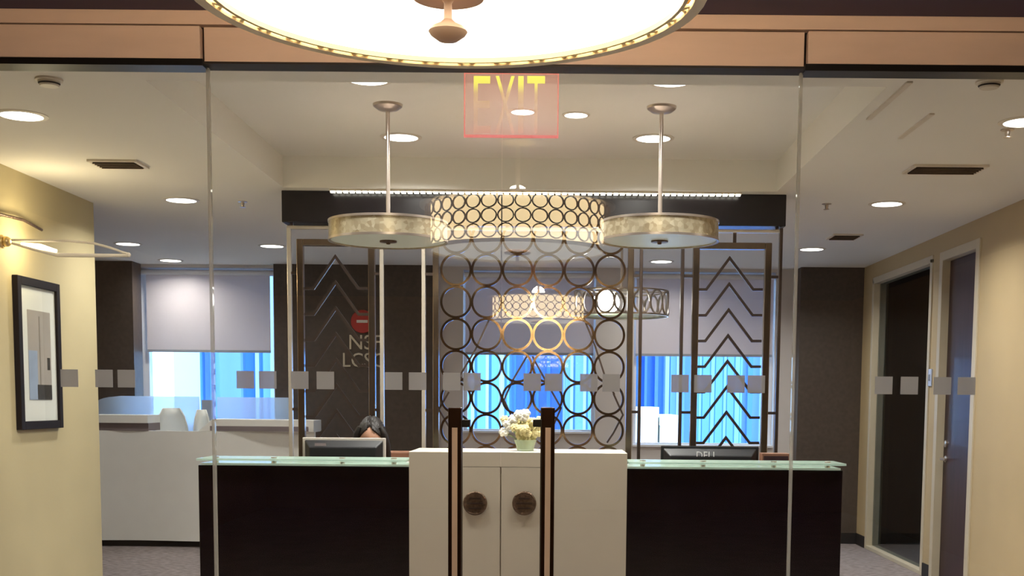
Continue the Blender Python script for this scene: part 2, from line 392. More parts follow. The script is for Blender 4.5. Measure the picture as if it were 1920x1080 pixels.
# window wall
wins = [(252, 515, 803), (868, 1116, 812), (1188, 1452, 838)]
topz = CZ - .03
mb = MB(); edges = []
xs = [(X(a, DB), X(c, DB), Z(s, DB, (a + c) / 2)) for a, c, s in wins]
cur = -6.2
for a, c, s in xs:
    mb.box(cur, a, DB, DB + .25, 0, TZ + .2); mb.box(a, c, DB, DB + .25, 0, s); mb.box(a, c, DB, DB + .25, topz, TZ + .2); cur = c
mb.box(cur, 6.2, DB, DB + .25, 0, TZ + .2)
struct('wall_back', mb, 'pier', 'pale window wall at the back of the reception', 'wall')
def clad(n, a, c, D0, D1, label, top=None):
    struct('trim_%d' % n, MB().box(a, c, D0, D1, 0, CZ), 'dark_clad', label, 'wall panel')
clad(1, X(170, 11.95), X(252, 11.95), 11.95, DB, 'dark brown textured wall panel left of the left window')
clad(2, X(515, 12.1), X(818, 12.1), 12.1, DB, 'wide dark brown textured wall panel behind the chevron screen')
clad(3, X(1497, we), XR + .3, we, we + .35, 'dark brown textured wall panel at the right end beyond the desk')
for i, (a, c, s) in enumerate(xs):
    lab = ['left window above the white workstation', 'middle window behind the circle screen', 'right window behind the chevron screen'][i]
    r = thing('window_%d' % (i + 3), ((a + c) / 2, DB, s), lab, 'window', kind='structure')
    mb = MB(); t = .035
    mb.box(a, a + t, DB + .12, DB + .2, s, topz).box(c - t, c, DB + .12, DB + .2, s, topz).box(a + t, c - t, DB + .12, DB + .2, s, s + t).box(a + t, c - t, DB + .12, DB + .2, topz - t, topz)
    if i == 0: mb.box(a + t, a + t + .085, DB + .1, DB + .2, s + t, topz - t)
    mb.build('window_frame', 'jamb', r)
    MB().box(a + .001, c - .001, DB - .03, DB + .12, s - .001, s + .02).build('window_sill', 'jamb', r)
    MB().box(a + t, c - t, DB + .155, DB + .165, s + t, topz - t).build('pane', 'window_glass', r)
    # roller blind
    bzm = Z(661, DB + .06, 960)
    ins = .12 if i == 0 else .02
    q = thing('roller_blind', ((a + c) / 2, DB + .06, bzm), ['pale grey roller blind in the left window', 'pale grey roller blind behind the circle screen', 'pale grey roller blind behind the right chevron screen'][i], 'blind', 'roller blinds half drawn over the back windows')
    MB().box(a + ins, c - .05 if i == 0 else c - .02, DB + .055, DB + .06, bzm, topz - .06).build('fabric', 'blind', q)
    MB().box(a + ins, c - .05 if i == 0 else c - .02, DB + .05, DB + .066, bzm - .025, bzm).build('bottom_bar', 'blind_bar', q)
    MB().tube([(a + .01, DB + .07, topz - .045), (c - .01, DB + .07, topz - .045)], .03, 12).build('roller_tube', 'jamb', q)
# baseboards
struct('baseboard_right', MB().box(XR - .012, XR, G + .1, d0 - .06, 0, .11).box(XR - .012, XR, d1 + .05, g0 - .04, 0, .11).box(XR - .012, XR, g1 + .05, we, 0, .11).box(X(1497, we), XR, we - .012, we, 0, .11), 'rubber_black', 'black baseboard along the right wall', 'baseboard')
struct('baseboard_left', MB().box(XL, XL + .012, G + .1, onx(178, 500, XL)[1], 0, .11), 'rubber_black', 'black baseboard along the left cream wall', 'baseboard')

# dark door in the right wall
r = thing('door_3', (XR, d0, 0), 'dark wooden door in the right wall, nearest the camera', 'door', kind='structure')
MB().box(XR + .05, XR + .095, d0 + .03, d1 - .03, .01, dz - .03).build('door_leaf', 'wood_door', r, bevel=.003)
MB().box(XR - .012, XR + .13, d0 - .05, d0 + .028, 0, dz + .04).box(XR - .012, XR + .13, d1 - .028, d1 + .045, 0, dz + .04).box(XR - .012, XR + .13, d0 + .028, d1 - .028, dz - .028, dz + .04).build('door_frame', 'door_frame', r, bevel=.003)
hz = onx(1772, 862, XR)[2]
h = MB().lathe([(.026, 0), (.026, .008), (.012, .012), (.012, .045)], (0, 0, 0), 20, 'x')
h.v = [(XR + .05 - a, d1 - .1 + b_, hz + c_) for a, b_, c_ in h.v]
h.tube([(XR + .008, d1 - .1, hz), (XR + .006, d1 - .16, hz), (XR + .006, d1 - .22, hz - .004)], .009, 10)
h.build('lever_handle', 'nickel', r)
k = MB().lathe([(.028, 0), (.028, .012), (.018, .016)], (0, 0, 0), 20, 'x'); k.v = [(XR + .05 - a, d1 - .1 + b_, hz + .12 + c_) for a, b_, c_ in k.v]
k.build('lock_cylinder', 'nickel', r)
# glazed room
r = thing('window_6', (XR, g0, 0), 'tall glass panel of the dark room in the right wall', 'glass wall', kind='structure')
MB().box(XR - .01, XR + .12, g0 - .03, g0 + .03, 0, gz).box(XR - .01, XR + .12, g1 - .03, g1 + .03, 0, gz).box(XR - .01, XR + .12, g0 - .03, g1 + .03, gz - .03, gz + .03).box(XR - .01, XR + .12, g0 + .03, g1 - .03, 0, .035).build('frame', 'door_frame', r, bevel=.003)
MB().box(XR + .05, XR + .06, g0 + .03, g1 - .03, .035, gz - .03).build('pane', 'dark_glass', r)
mb = MB(); yy = g0 + .22; mb.tube([(XR + .1, yy, .55), (XR + .1, yy, 1.95)], .009, 12)
for z_ in (.62, 1.88): mb.tube([(XR + .1, yy, z_), (XR + .055, yy, z_)], .007, 10)
mb.build('pull_bar', 'nickel', r)
sw = onx(1745, 708, XR)
o = MB().box(XR - .01, XR, sw[1] - .045, sw[1] + .045, sw[2] - .07, sw[2] + .07).build('wall_plate', 'plate_blue', bevel=.004); tag(o, 'small pale blue plate on the strip between door and glazed room', 'wall plate')
MB().box(XR - .016, XR - .01, sw[1] - .012, sw[1] + .012, sw[2] - .025, sw[2] + .025).build('rocker', 'blind_bar', o)

# ------------------------------------------------------------------ glass entrance
def squares(parent, lst):
    for px in lst:
        py = 708 + (px - 130) * (725 - 710) / 1690.0 + 1; c = W(px, py, G - .008); s = 16.0 / F * G * 1.02
        MB().box(c[0] - s, c[0] + s, G - .0085, G - .007, c[2] - s, c[2] + s).build('frosted_square', 'frosted_decal', parent)
xl = X(398, G, 600); xm = X(940, G, 600); xr = X(1490, G, 600)
for (nm, a, c, sq, lab) in (('window_1', -3.74, xl - .005, [130, 195, 237], 'fixed glass sidelight left of the entrance doors'),
                            ('window_2', xr + .005, 3.74, [1657, 1705, 1767, 1812], 'fixed glass sidelight right of the entrance doors')):
    r = thing(nm, ((a + c) / 2, G, 0), lab, 'glass panel', kind='structure')
    MB().box(a, c, G - .006, G + .006, .06, HZ).build('pane', 'side_glass', r)
    MB().box(a, c, G - .02, G + .02, 0, .06).build('bottom_channel', 'bronze', r)
    squares(r, sq)
for (nm, a, c, hx, sgn, sq, lab) in (('door_1', xl, xm - .002, 853, 1, [460, 502, 562, 610, 738, 783, 847, 885], 'left leaf of the frameless glass entrance doors'),
                            ('door_2', xm + .002, xr, 1027, -1, [998, 1038, 1104, 1146, 1275, 1318, 1380, 1418], 'right leaf of the frameless glass entrance doors')):
    r = thing(nm, ((a + c) / 2, G, 0), lab, 'glass door', kind='structure')
    MB().box(a, c, G - .006, G + .006, .1, HZ - .004).build('pane', 'door_glass', r)
    MB().box(a, c, G - .022, G + .022, .01, .1).build('bottom_rail', 'bronze', r)
    e = a if sgn > 0 else c
    MB().box(e - .005, e + .005, G - .009, G + .009, .1, HZ - .004).build('edge_seal', 'edge_plastic', r)
    squares(r, sq)
    tz = Z(764, G - .05, hx)
    for yo, nm2 in ((-.055, 'pull_handle'), (.055, 'pull_handle')):
        hc = W(hx, 900, G + yo)[0] + (0 if yo < 0 else sgn * .004)
        h = MB().box(hc - .023, hc + .023, G + yo - .011, G + yo + .011, .35, tz).build(nm2, 'bronze', r, bevel=.004)
        zz = Z(801, G, hx)
        if yo < 0:
            MB().box(hc - .0095, hc + .0095, G + yo - .014, G + yo - .0105, .4, zz).build('painted_highlight', 'highlight_tan', h)  # reflected highlight down the bronze bar, put in as a pale strip
        MB().tube([(hc, G + yo, zz + .03), (hc, G, zz + .03)], .012, 12).tube([(hc, G + yo, .45), (hc, G, .45)], .012, 12).build('standoff', 'bronze', h)
    # patch lug pointing to the other leaf
    lx = W(hx, 800, G - .03)[0]; z_ = Z(792, G, hx)
    MB().box(lx + sgn * .02, lx + sgn * .052, G - .02, G + .02, z_ - .016, z_ + .01).build('lock_lug', 'black_channel', r, bevel=.002)

# ------------------------------------------------------------------ lobby lamps
def lobby_lamp(cx, cy, label, R=.477, shade='lamp_shade', glass='lamp_glass', hb=.736, ht=.972, lit=True):
    zb = EYE + hb; zt = EYE + ht
    r = thing('drum_lamp', (cx, cy, zb), label, 'ceiling lamp', 'round lattice drum lamps of the lobby' if lit else None)
    c = (cx, cy, 0); o0 = (cx, cy, zb)
    MB().lathe([(.01, zb + .012), (R * .92, zb + .012), (R * .92, zb + .016), (.01, zb + .016)], c, 72).build('glass_diffuser', glass, r, origin=o0)
    MB().band([(R * .905, zb + .016), (R * .912, zb + .016), (R * .912, zt - .01), (R * .905, zt - .01)], c, 72).build('shade', shade, r, origin=o0)
    MB().band([(R * .955, zb), (R, zb), (R, zb + .014), (R * .955, zb + .014)], c, 72).build('bottom_ring', 'ring_cream', r, origin=o0)
    MB().band([(R * .915, zb + .002), (R * .93, zb + .002), (R * .93, zb + .016), (R * .915, zb + .016)], c, 72).build('inner_ring', 'gold_metal', r, origin=o0)
    MB().band([(R * .9, zt - .012), (R * 1.03, zt - .012), (R * 1.03, zt), (R * .9, zt)], c, 72).build('top_ring', 'nickel', r, origin=o0)
    n = 36; d = .045
    st = MB()
    for sg in (-1, 1): st.tube([(cx + R * .93, cy, zb + .008), (cx + R * .965 * cos(sg * d), cy + R * .965 * sin(sg * d), zb + .008)], .0045, 6)
    st = st.build('ring_strut', 'ring_cream', r, origin=o0)
    rows = 3; ph = (zt - zb - .03) / rows; Rl = R * .975; ra = pi / n; rz = ph / 2; vs = []; fs = []; S = 16
    for q in range(S):
        t = 2 * pi * q / S
        for kk, (sc, rr) in enumerate(((1, Rl), (.84, Rl), (.84, Rl - .006), (1, Rl - .006))):
            a = ra * sc * cos(t); vs.append((cx + rr * cos(a), cy + rr * sin(a), zb + rz * sc * sin(t)))
    for q in range(S):
        q2 = (q + 1) % S
        for kk in range(4): fs.append((q * 4 + kk, q2 * 4 + kk, q2 * 4 + (kk + 1) % 4, q * 4 + (kk + 1) % 4))
    lp = MB().add(vs, fs).build('lattice_circle', 'lattice_bronze', r, origin=o0)
    for k in range(n):
        if k: c2 = st.copy(); COL.objects.link(c2); c2.rotation_euler = (0, 0, 2 * pi * k / n)
        for j in range(rows):
            c2 = lp if (k == 0 and j == 0) else lp.copy()
            if c2 is not lp: COL.objects.link(c2)
            c2.rotation_euler = (0, 0, 2 * pi * (k + .5) / n); c2.location = (0, 0, .018 + ph * (j + .5))
    f = MB().lathe([(.004, zb - .002), (.066, zb - .002), (.067, zb + .003), (.05, zb + .012), (.004, zb + .012)], c, 36).build('finial_plate', 'finial_copper', r, origin=o0)
    zk = zb - .062
    MB().lathe([(.002, zk - .018), (.018, zk - .016), (.032, zk - .006), (.036, zk), (.03, zk + .008), (.016, zk + .015), (.008, zk + .022), (.007, zb - .012), (.012, zb - .004), (.012, zb)], c, 32).build('finial_knob', 'finial_copper', f, origin=o0)
    zc = LZ if cy < G else CZ
    MB().lathe([(.012, zt), (.012, zc - .02), (.09, zc - .015), (.09, zc)], c, 32).build('stem', 'nickel', r, origin=o0)
    if lit: light('POINT', 'lamp_light', (cx, cy, zt + .04), 40, (1, .86, .68), r, .06)
    return r
lc = W(840, -20, 2.27)
lobby_lamp(lc[0], 2.27, 'big round drum lamp hanging in the foreground at the top of the photo')
lobby_lamp(lc[0] + .02, -3.1, 'second lobby drum lamp, behind the camera, seen only as a reflection')
# lamp of the same kind beyond the screen
q = W(1165, 568, 10.0)
r = thing('drum_lamp', (q[0], 10.0, EYE + .70), 'round lattice lamp beyond the circle screen', 'ceiling lamp')
R = .38; zb = Z(594, 10, 1165); zt = Z(546, 10, 1165); c = (q[0], 10.0, 0)
MB().band([(R, zb), (R + .012, zb), (R + .012, zb + .012), (R, zb + .012)], c, 48).band([(R, zt - .012), (R + .012, zt - .012), (R + .012, zt), (R, zt)], c, 48).build('rim', 'nickel', r)
for k in range(16):
    a0 = 2 * pi * k / 16; ra = pi / 16; z0 = (zb + zt) / 2; rz = (zt - zb) / 2 - .01; pts = []
    for t in range(13):
        t = 2 * pi * t / 12; a = a0 + ra * cos(t); pts.append((q[0] + (R + .006) * cos(a), 10 + (R + .006) * sin(a), z0 + rz * sin(t)))
    MB().tube(pts, .009, 6, cap=False).build('lattice_circle', 'nickel', r)
MB().lathe([(.01, zb + .01), (R - .01, zb + .01), (R - .01, zb + .014), (.01, zb + .014)], c, 40).build('glass_plate', 'vase_glass', r)
gx = X(1137, 9.8, 568)
MB().ball((gx, 9.85, (zb + zt) / 2), (.11, .11, .095), 24, 14).build('glowing_globe', 'far_globe', r)
MB().lathe([(.01, zt), (.01, CZ - .02), (.07, CZ - .015), (.07, CZ)], c, 24).build('stem', 'nickel', r)
MB().tube([(q[0], 10, zt - .003), (gx, 9.85, zt - .003)], .008, 8).tube([(q[0] - R, 10, zt - .006), (q[0] + R, 10, zt - .006)], .006, 8).build('cross_bar', 'nickel', r)

# ------------------------------------------------------------------ recessed downlights
proto = None
DL = [(40, 216, CZ, 'bright recessed downlight above the left wall, nearest the entrance'), (340, 375, CZ, 'recessed downlight over the carpet left of the desk, in front of the left window'),
      (240, 457, CZ, 'recessed downlight near the dark panel, left of the left window'), (320, 488, CZ, 'recessed downlight just in front of the left window blind'),
      (510, 461, CZ, 'recessed downlight left of the chevron screen'), (690, 148, TZ, 'downlight at the near edge of the ceiling tray, left one'),
      (1258, 151, TZ, 'downlight at the near edge of the ceiling tray, right one'), (752, 257, TZ, 'downlight in the ceiling tray beside the left pendant rod'),
      (1225, 259, TZ, 'downlight in the ceiling tray beside the right pendant rod'), (980, 209, TZ, 'small downlight in the middle of the tray behind the exit sign, left one'),
      (1080, 215, TZ, 'small downlight in the middle of the tray, right of the exit sign'), (1922, 228, CZ, 'recessed downlight at the right edge of the photo'),
      (1663, 382, CZ, 'recessed downlight in front of the glazed room'), (1522, 467, CZ, 'recessed downlight before the dark panel at the right end'),
      (1240, 490, CZ, 'recessed downlight seen through the screen above the right blind')]
for (px, py, zc, lab) in DL:
    p = onz(px, py, zc)
    if proto is None:
        proto = thing('downlight', (p[0], p[1], zc), lab, 'ceiling light', 'recessed round downlights of the reception')
        MB().band([(.098, zc - .006), (.122, zc - .003), (.122, zc), (.098, zc)], (p[0], p[1], 0), 36).build('trim_ring', 'plastic_white', proto)
        MB().lathe([(.003, zc - .005), (.098, zc - .005), (.098, zc - .001), (.003, zc - .001)], (p[0], p[1], 0), 36).build('lens', 'lens', proto)
        light('AREA', 'downlight_beam', (p[0], p[1], zc - .012), DOWN_W, (.98, .94, .88), proto, .19, spread=radians(150))
    else:
        t = dup(proto, (p[0], p[1], zc), lab)
        if 'small' in lab: t.scale = (.62, .62, 1)
        if zc == CZ and p[1] > 10.6:
            for ch in t.children:
                if ch.type == 'LIGHT': ch.data = ch.data.copy(); ch.data.energy = DOWN_W * .35

# cove led strip at the far lip of the tray
a = W(618, 358, ty1 + .05); c = W(1390, 362, ty1 + .05)
r = thing('led_strip', ((a[0] + c[0]) / 2, ty1 + .05, CZ - .02), 'dotted line of warm led lights along the tray edge above the black beam', 'led strip')
MB().box(a[0], c[0], ty1 + .03, ty1 + .07, CZ - .012, CZ).build('channel', 'plastic_white', r)
n = 64
bead = MB().box(a[0], a[0] + .028, ty1 + .036, ty1 + .064, CZ - .022, CZ - .012).build('led_bead', 'led', r, origin=(a[0], ty1 + .05, CZ - .017))
for k in range(n):
    b2 = bead if k == 0 else bead.copy()
    if k: COL.objects.link(b2)
    b2.location.x = a[0] - r.location[0] + (c[0] - a[0]) * (k + .5) / n - .014

# vents, detectors, sprinklers
def vent(px, py, wd, dp, lab):
    p = onz(px, py, CZ); r = thing('ceiling_vent', (p[0], p[1], CZ), lab, 'air vent')
    MB().box(p[0] - wd, p[0] + wd, p[1] - dp, p[1] + dp, CZ - .004, CZ).build('duct', 'vent_dark', r)
    t = .02; mb = MB()
    mb.box(p[0] - wd - t, p[0] - wd, p[1] - dp - t, p[1] + dp + t, CZ - .012, CZ).box(p[0] + wd, p[0] + wd + t, p[1] - dp - t, p[1] + dp + t, CZ - .012, CZ)
    mb.box(p[0] - wd, p[0] + wd, p[1] - dp - t, p[1] - dp, CZ - .012, CZ).box(p[0] - wd, p[0] + wd, p[1] + dp, p[1] + dp + t, CZ - .012, CZ)
    mb.build('frame', 'plastic_white', r)
    n = 5
    for k in range(n):
        y = p[1] - dp + (k + .5) * 2 * dp / n
        MB().add([(p[0] - wd, y - .006, CZ - .02), (p[0] + wd, y - .006, CZ - .02), (p[0] + wd, y + .012, CZ - .004), (p[0] - wd, y + .012, CZ - .004),
                  (p[0] - wd, y - .008, CZ - .018), (p[0] + wd, y - .008, CZ - .018), (p[0] + wd, y + .01, CZ - .002), (p[0] - wd, y + .01, CZ - .002)],
                 [(0, 1, 2, 3), (7, 6, 5, 4), (0, 4, 5, 1), (1, 5, 6, 2), (2, 6, 7, 3), (3, 7, 4, 0)]).build('slat', 'vent_metal', r)
vent(222, 306, .12, .09, 'dark square air vent in the ceiling at left')
vent(1772, 316, .19, .1, 'dark square air vent in the ceiling at right')
vent(1583, 443, .1, .12, 'small air vent in the ceiling near the dark panel at right')
for px, py, lab in ((92, 148, 'white smoke detector on the ceiling at upper left'), (1855, 152, 'smoke detector on the ceiling at upper right')):
    p = onz(px, py, CZ); r = thing('smoke_detector', (p[0], p[1], CZ), lab, 'smoke detector', 'smoke detectors on the reception ceiling')
    MB().lathe([(.036, CZ - .03), (.04, CZ - .026), (.046, CZ - .01), (.056, CZ - .008), (.056, CZ)], (p[0], p[1], 0), 32).build('body', 'plastic_white', r)
    MB().band([(.041, CZ - .024), (.045, CZ - .018), (.04, CZ - .016), (.038, CZ - .022)], (p[0], p[1], 0), 32).build('grille', 'vent_dark', r)
for px, py, lab in ((1889, 243, 'sprinkler head on the ceiling below the right edge downlight'), (1550, 382, 'sprinkler head on the ceiling right of the black beam'), (455, 378, 'sprinkler head on the ceiling left of the black beam')):
    p = onz(px, py, CZ); r = thing('sprinkler', (p[0], p[1], CZ), lab, 'sprinkler', 'sprinkler heads on the reception ceiling')
    MB().lathe([(.008, CZ - .035), (.012, CZ - .02), (.012, CZ - .006), (.032, CZ - .004), (.032, CZ)], (p[0], p[1], 0), 20).build('body', 'nickel', r)
    MB().lathe([(.004, CZ - .04), (.02, CZ - .039), (.02, CZ - .036), (.004, CZ - .035)], (p[0], p[1], 0), 20).build('deflector', 'nickel', r)
# long ceiling slots at right
for (p0, p1, lab) in (((1703, 152), (1632, 222), 'long thin air slot in the ceiling at right, nearer the tray'), ((1745, 212), (1690, 258), 'long thin air slot in the ceiling at right, nearer the vent')):
    a = onz(*p0, CZ); c = onz(*p1, CZ)
    o = MB().box((a[0] + c[0]) / 2 - .012, (a[0] + c[0]) / 2 + .012, a[1], c[1], CZ - .008, CZ).build('slot_diffuser', 'plastic_white'); tag(o, lab, 'air slot')

# ------------------------------------------------------------------ exit sign
D = 4.5; tl = W(870, 133, D); br = W(1047, 259, D)
r = thing('exit_sign', (tl[0], D, tl[2]), 'clear edge-lit red EXIT sign hanging just inside the glass doors', 'exit sign')
MB().box(tl[0], br[0], D - .003, D + .003, br[2], tl[2]).build('acrylic_panel', 'exit_pane', r, origin=(tl[0], D, tl[2]))
e = MB(); t = .009
e.box(tl[0], br[0], D - .005, D + .005, br[2], br[2] + t).box(tl[0], tl[0] + t * .5, D - .005, D + .005, br[2], tl[2]).box(br[0] - t * .5, br[0], D - .005, D + .005, br[2], tl[2]).box(tl[0], br[0], D - .005, D + .005, tl[2] - t, tl[2])
e.build('glowing_edge', 'exit_edge', r, origin=(tl[0], D, tl[2]))
for ch, p0, p1 in (('E', 888, 920), ('X', 928, 966), ('I', 971, 982), ('T', 988, 1022)):
    a = W(p0, 250, D - .004); c = W(p1, 143, D - .004)
    g = text_mb(ch, a[0], D - .006, a[2], c[0] - a[0], c[2] - a[2], .002); g.build('letter', 'exit_letter', r, origin=(tl[0], D, tl[2]))
MB().box(tl[0] - .01, br[0] + .01, D - .02, D + .02, tl[2] + .002, tl[2] + .04).tube([((tl[0] + br[0]) / 2, D, tl[2] + .03), ((tl[0] + br[0]) / 2, D, CZ)], .01, 10).build('housing', 'nickel', r)

# ------------------------------------------------------------------ pendants over the desk
def pendant(px, w0, w1, canopy_y, D, bot, lab):
    cx = X(px, D, 430); R = (X(w1, D) - X(w0, D)) / 2; zb = Z(bot, D, px); zt = zb + .1
    r = thing('pendant_lamp', (cx, D, zb), lab, 'pendant lamp', 'flat round pendant lamps over the reception desk'); c = (cx, D, 0)
    MB().band([(R - .01, zb), (R, zb), (R, zt), (R - .01, zt)], c, 64).build('drum', 'pendant_mosaic', r)
    MB().lathe([(.01, zb + .004), (R - .011, zb + .004), (R - .011, zb + .01), (.01, zb + .01)], c, 64).build('bottom_diffuser', 'pendant_glass', r)
    MB().lathe([(.01, zt - .01), (R - .011, zt - .01), (R - .011, zt - .004), (.01, zt - .004)], c, 64).build('top_plate', 'nickel', r)
    MB().band([(R, zb - .003), (R + .004, zb - .003), (R + .004, zb + .009), (R, zb + .009)], c, 64).band([(R, zt - .009), (R + .004, zt - .009), (R + .004, zt + .003), (R, zt + .003)], c, 64).build('rim', 'nickel', r)
    MB().lathe([(.002, zb - .016), (.01, zb - .014), (.012, zb - .006), (.045, zb - .004), (.045, zb + .004), (.002, zb + .004)], c, 24).build('finial', 'medallion', r)
    MB().tube([(cx, D, zt - .01), (cx, D, TZ - .02)], .011, 12).build('rod', 'nickel', r)
    MB().lathe([(.012, TZ - .035), (.05, TZ - .03), (.075, TZ - .012), (.078, TZ)], c, 32).build('canopy', 'nickel', r)
pendant(728, 619, 837, 215, 6.38, 453, 'left flat round pendant lamp over the reception desk')
pendant(1237, 1129, 1345, 220, 6.38, 453, 'right flat round pendant lamp over the reception desk')

# ------------------------------------------------------------------ beam and decorative screen
SD = 7.9
o = MB().box(X(528, 7.84, 400), X(1474, 7.84, 400), 7.84, 8.06, Z(420, 7.84), CZ).build('ceiling_beam', 'beam_black', bevel=.004)
tag(o, 'long glossy black beam under the ceiling above the metal screen', 'beam')
o = MB().box(X(1440, 7.83, 445) - .0, X(1474, 7.83, 445), 7.9, 8.02, Z(424, 7.9), Z(420, 7.84)).build('beam_end', 'beam_black')
bpy.data.objects.remove(o)
scr = thing('metal_screen', (X(1003, SD), SD, 0), 'polished metal decorative screen of circles and chevrons behind the desk', 'screen')
def vbar(name, px0, px1, ytop, m, par, D0=SD - .02, D1=SD + .02, ybot=None):
    return MB().box(X(px0, SD, 650), X(px1, SD, 650), D0, D1, 0 if ybot is None else Z(ybot, SD), Z(ytop, SD, (px0 + px1) / 2)).build(name, m, par, bevel=.003)
# centre panel
def frame(px0, px1, t, ytop, par, nm, m='screen_metal'):
    x0, x1 = X(px0, SD, 650), X(px1, SD, 650); zt = Z(ytop, SD); T = t / F * SD
    return MB().box(x0, x0 + T, SD - .025, SD + .025, 0, zt).box(x1 - T, x1, SD - .025, SD + .025, 0, zt).box(x0 + T, x1 - T, SD - .025, SD + .025, zt - T, zt).box(x0 + T, x1 - T, SD - .025, SD + .025, 0, T).build(nm, m, par, bevel=.004)
cf = frame(812, 1186, 11, 414, scr, 'circle_panel_frame')
px_c = [855, 912, 969, 1026, 1083, 1140]; ring_me = None
pit = 57.0 / F * SD; pitz = 59.0 / F * SD; x0 = X(855, SD, 650); z0 = Z(507, SD, 1000)
for j in range(-1, 10):
    for i in range(6):
        cx = x0 + i * pit; cz = z0 - j * pitz
        if cz < .15: continue
        if ring_me is None:
            w_ = .0155; ro = pitz / 2 + .003
            ob = MB().band([(ro, -.009), (ro - w_, -.009), (ro - w_, .009), (ro, .009)], (0, 0, 0), 36, 'y').build('ring', 'ring_metal', cf)
            ring_me = ob.data
            for v_ in ring_me.vertices: v_.co.x *= (pit / pitz)
        else:
            ob = bpy.data.objects.new('ring', ring_me); COL.objects.link(ob); ob.parent = cf
        wl = world_loc(cf); ob.location = (cx - wl[0], SD - .0 - wl[1], cz - wl[2])
zz = lambda pts: [(W(a, b_, SD + .02)[0], W(a, b_, SD + .02)[2]) for a, b_ in pts]
for pts in ([(918, 598), (892, 655), (862, 705), (885, 735)], [(1092, 590), (1116, 650), (1134, 705), (1152, 740)], [(988, 668), (962, 712), (945, 750), (968, 800)],
            [(998, 668), (1022, 712), (1052, 765), (1030, 815)], [(842, 735), (823, 768), (842, 800)], [(1150, 738), (1168, 778), (1150, 812), (1138, 830)]):
    MB().strip(zz(pts), .012, SD + .012, SD + .022).build('diagonal_rod', 'chevron_metal', cf)
# chevron panels
for (f0, f1, tw, ap, tl_, tr_, tiltn) in ((1296, 1442, 12, (1368, 484), [(1308, 543), (1324, 543)], [(1412, 543), (1430, 543)], 0), (559, 704, 12, (629, 481), [(571, 541), (588, 541)], [(672, 541), (692, 541)], 0)):
    fr = frame(f0, f1, tw, 452, scr, 'chevron_panel_frame')
    for k in range(0, 13):
        dy = 47.3 * k; pts = tl_ + [ap] + tr_; P_ = []
        for a, b_ in pts:
            q = W(a, b_, SD); P_.append((q[0], q[2] - dy / F * SD))
        if min(p[1] for p in P_) < .1: continue
        MB().strip(P_, .017, SD - .01, SD + .01).build('chevron', 'chevron_metal', fr)
# slim rods between the panels, with connectors
rods = [(541, 548), (713, 720), (791, 798), (1197, 1203), (1274, 1280), (1456, 1462)]
for a, c in rods: vbar('slim_rod', a, c, 428, 'screen_light' if a < 900 else 'chevron_metal', scr)  # left rods pale, right rods dark: their reflections are put into the colour
MB().box(X(541, SD, 650), X(1462, SD, 650), SD - .012, SD + .012, Z(433, SD), Z(427, SD)).build('top_rail', 'screen_light', scr)
for (a, c) in ((548, 559), (704, 713), (798, 812), (1186, 1197), (1280, 1296), (1442, 1456)):
    for y in (516, 771):
        MB().box(X(a, SD, 650), X(c, SD, 650), SD - .008, SD + .008, Z(y + 2, SD), Z(y - 3, SD)).build('connector', 'chevron_metal', scr)
for px in (1372, 632, 1003):
    MB().box(X(px - 3, SD), X(px + 3, SD), SD - .008, SD + .008, Z(455 if px != 1003 else 420, SD), Z(428, SD) if px != 1003 else Z(420, SD) + .01).build('hanger', 'chevron_metal', scr)
for px in (550, 1000, 1450):
    MB().box(X(px - 3, SD), X(px + 3, SD), SD - .008, SD + .008, Z(428, SD), Z(419, SD)).build('hanger', 'chevron_metal', scr)

# ------------------------------------------------------------------ reception desk
DC = 6.4
desk = thing('reception_desk', (X(970, DC), DC + .2, 0), 'long reception desk with glossy black fronts and frosted glass top', 'reception desk')
xa0, xa1, xb0, xb1 = X(372, DC, 900), X(768, DC, 900), X(1174, DC, 900), X(1580, DC, 900)
zc = Z(877, DC, 970)
for a, c in ((xa0, xa1), (xb0, xb1)):
    MB().box(a, c, DC, DC + .34, .08, zc).build('front_panel', 'black_lacquer', desk, bevel=.003)
    MB().box(a + .03, c - .03, DC + .03, DC + .3, 0, .08).build('plinth', 'rubber_black', desk)
    MB().box(a + .005, c - .005, DC + .03, DC + .33, zc, zc + .01).build('white_cap', 'white_stone', desk)
# glass tops on stand-offs
for a, c, e0, e1 in ((xa0 - .0, xa1 - .012, 0, 0), (xb0 + .012, xb1 + .01, 0, 0)):
    g = MB().box(a, c, DC - .035, DC + .26, zc + .026, zc + .038).build('glass_top', 'counter_glass', desk, bevel=.002)
    for x_ in (a + .08, a + (c - a) * .35, a + (c - a) * .68, c - .08):
        MB().lathe([(.014, zc + .009), (.014, zc + .024), (.018, zc + .025), (.018, zc + .027), (.003, zc + .027)], (x_, DC + .06, 0), 18).lathe([(.016, zc + .038), (.016, zc + .044), (.003, zc + .045)], (x_, DC + .06, 0), 18).build('standoff', 'nickel', g)
# working surface behind
MB().box(xa0 + .05, xb1 - .05, DC + .34, DC + .82, .71, .74).build('work_top', 'desktop_wood', desk, bevel=.003)
for x_ in (xa0 + .1, xb1 - .14, xa1 - .3, xb0 + .3): MB().box(x_, x_ + .04, DC + .36, DC + .8, 0, .71).build('support', 'desk_gray', desk)
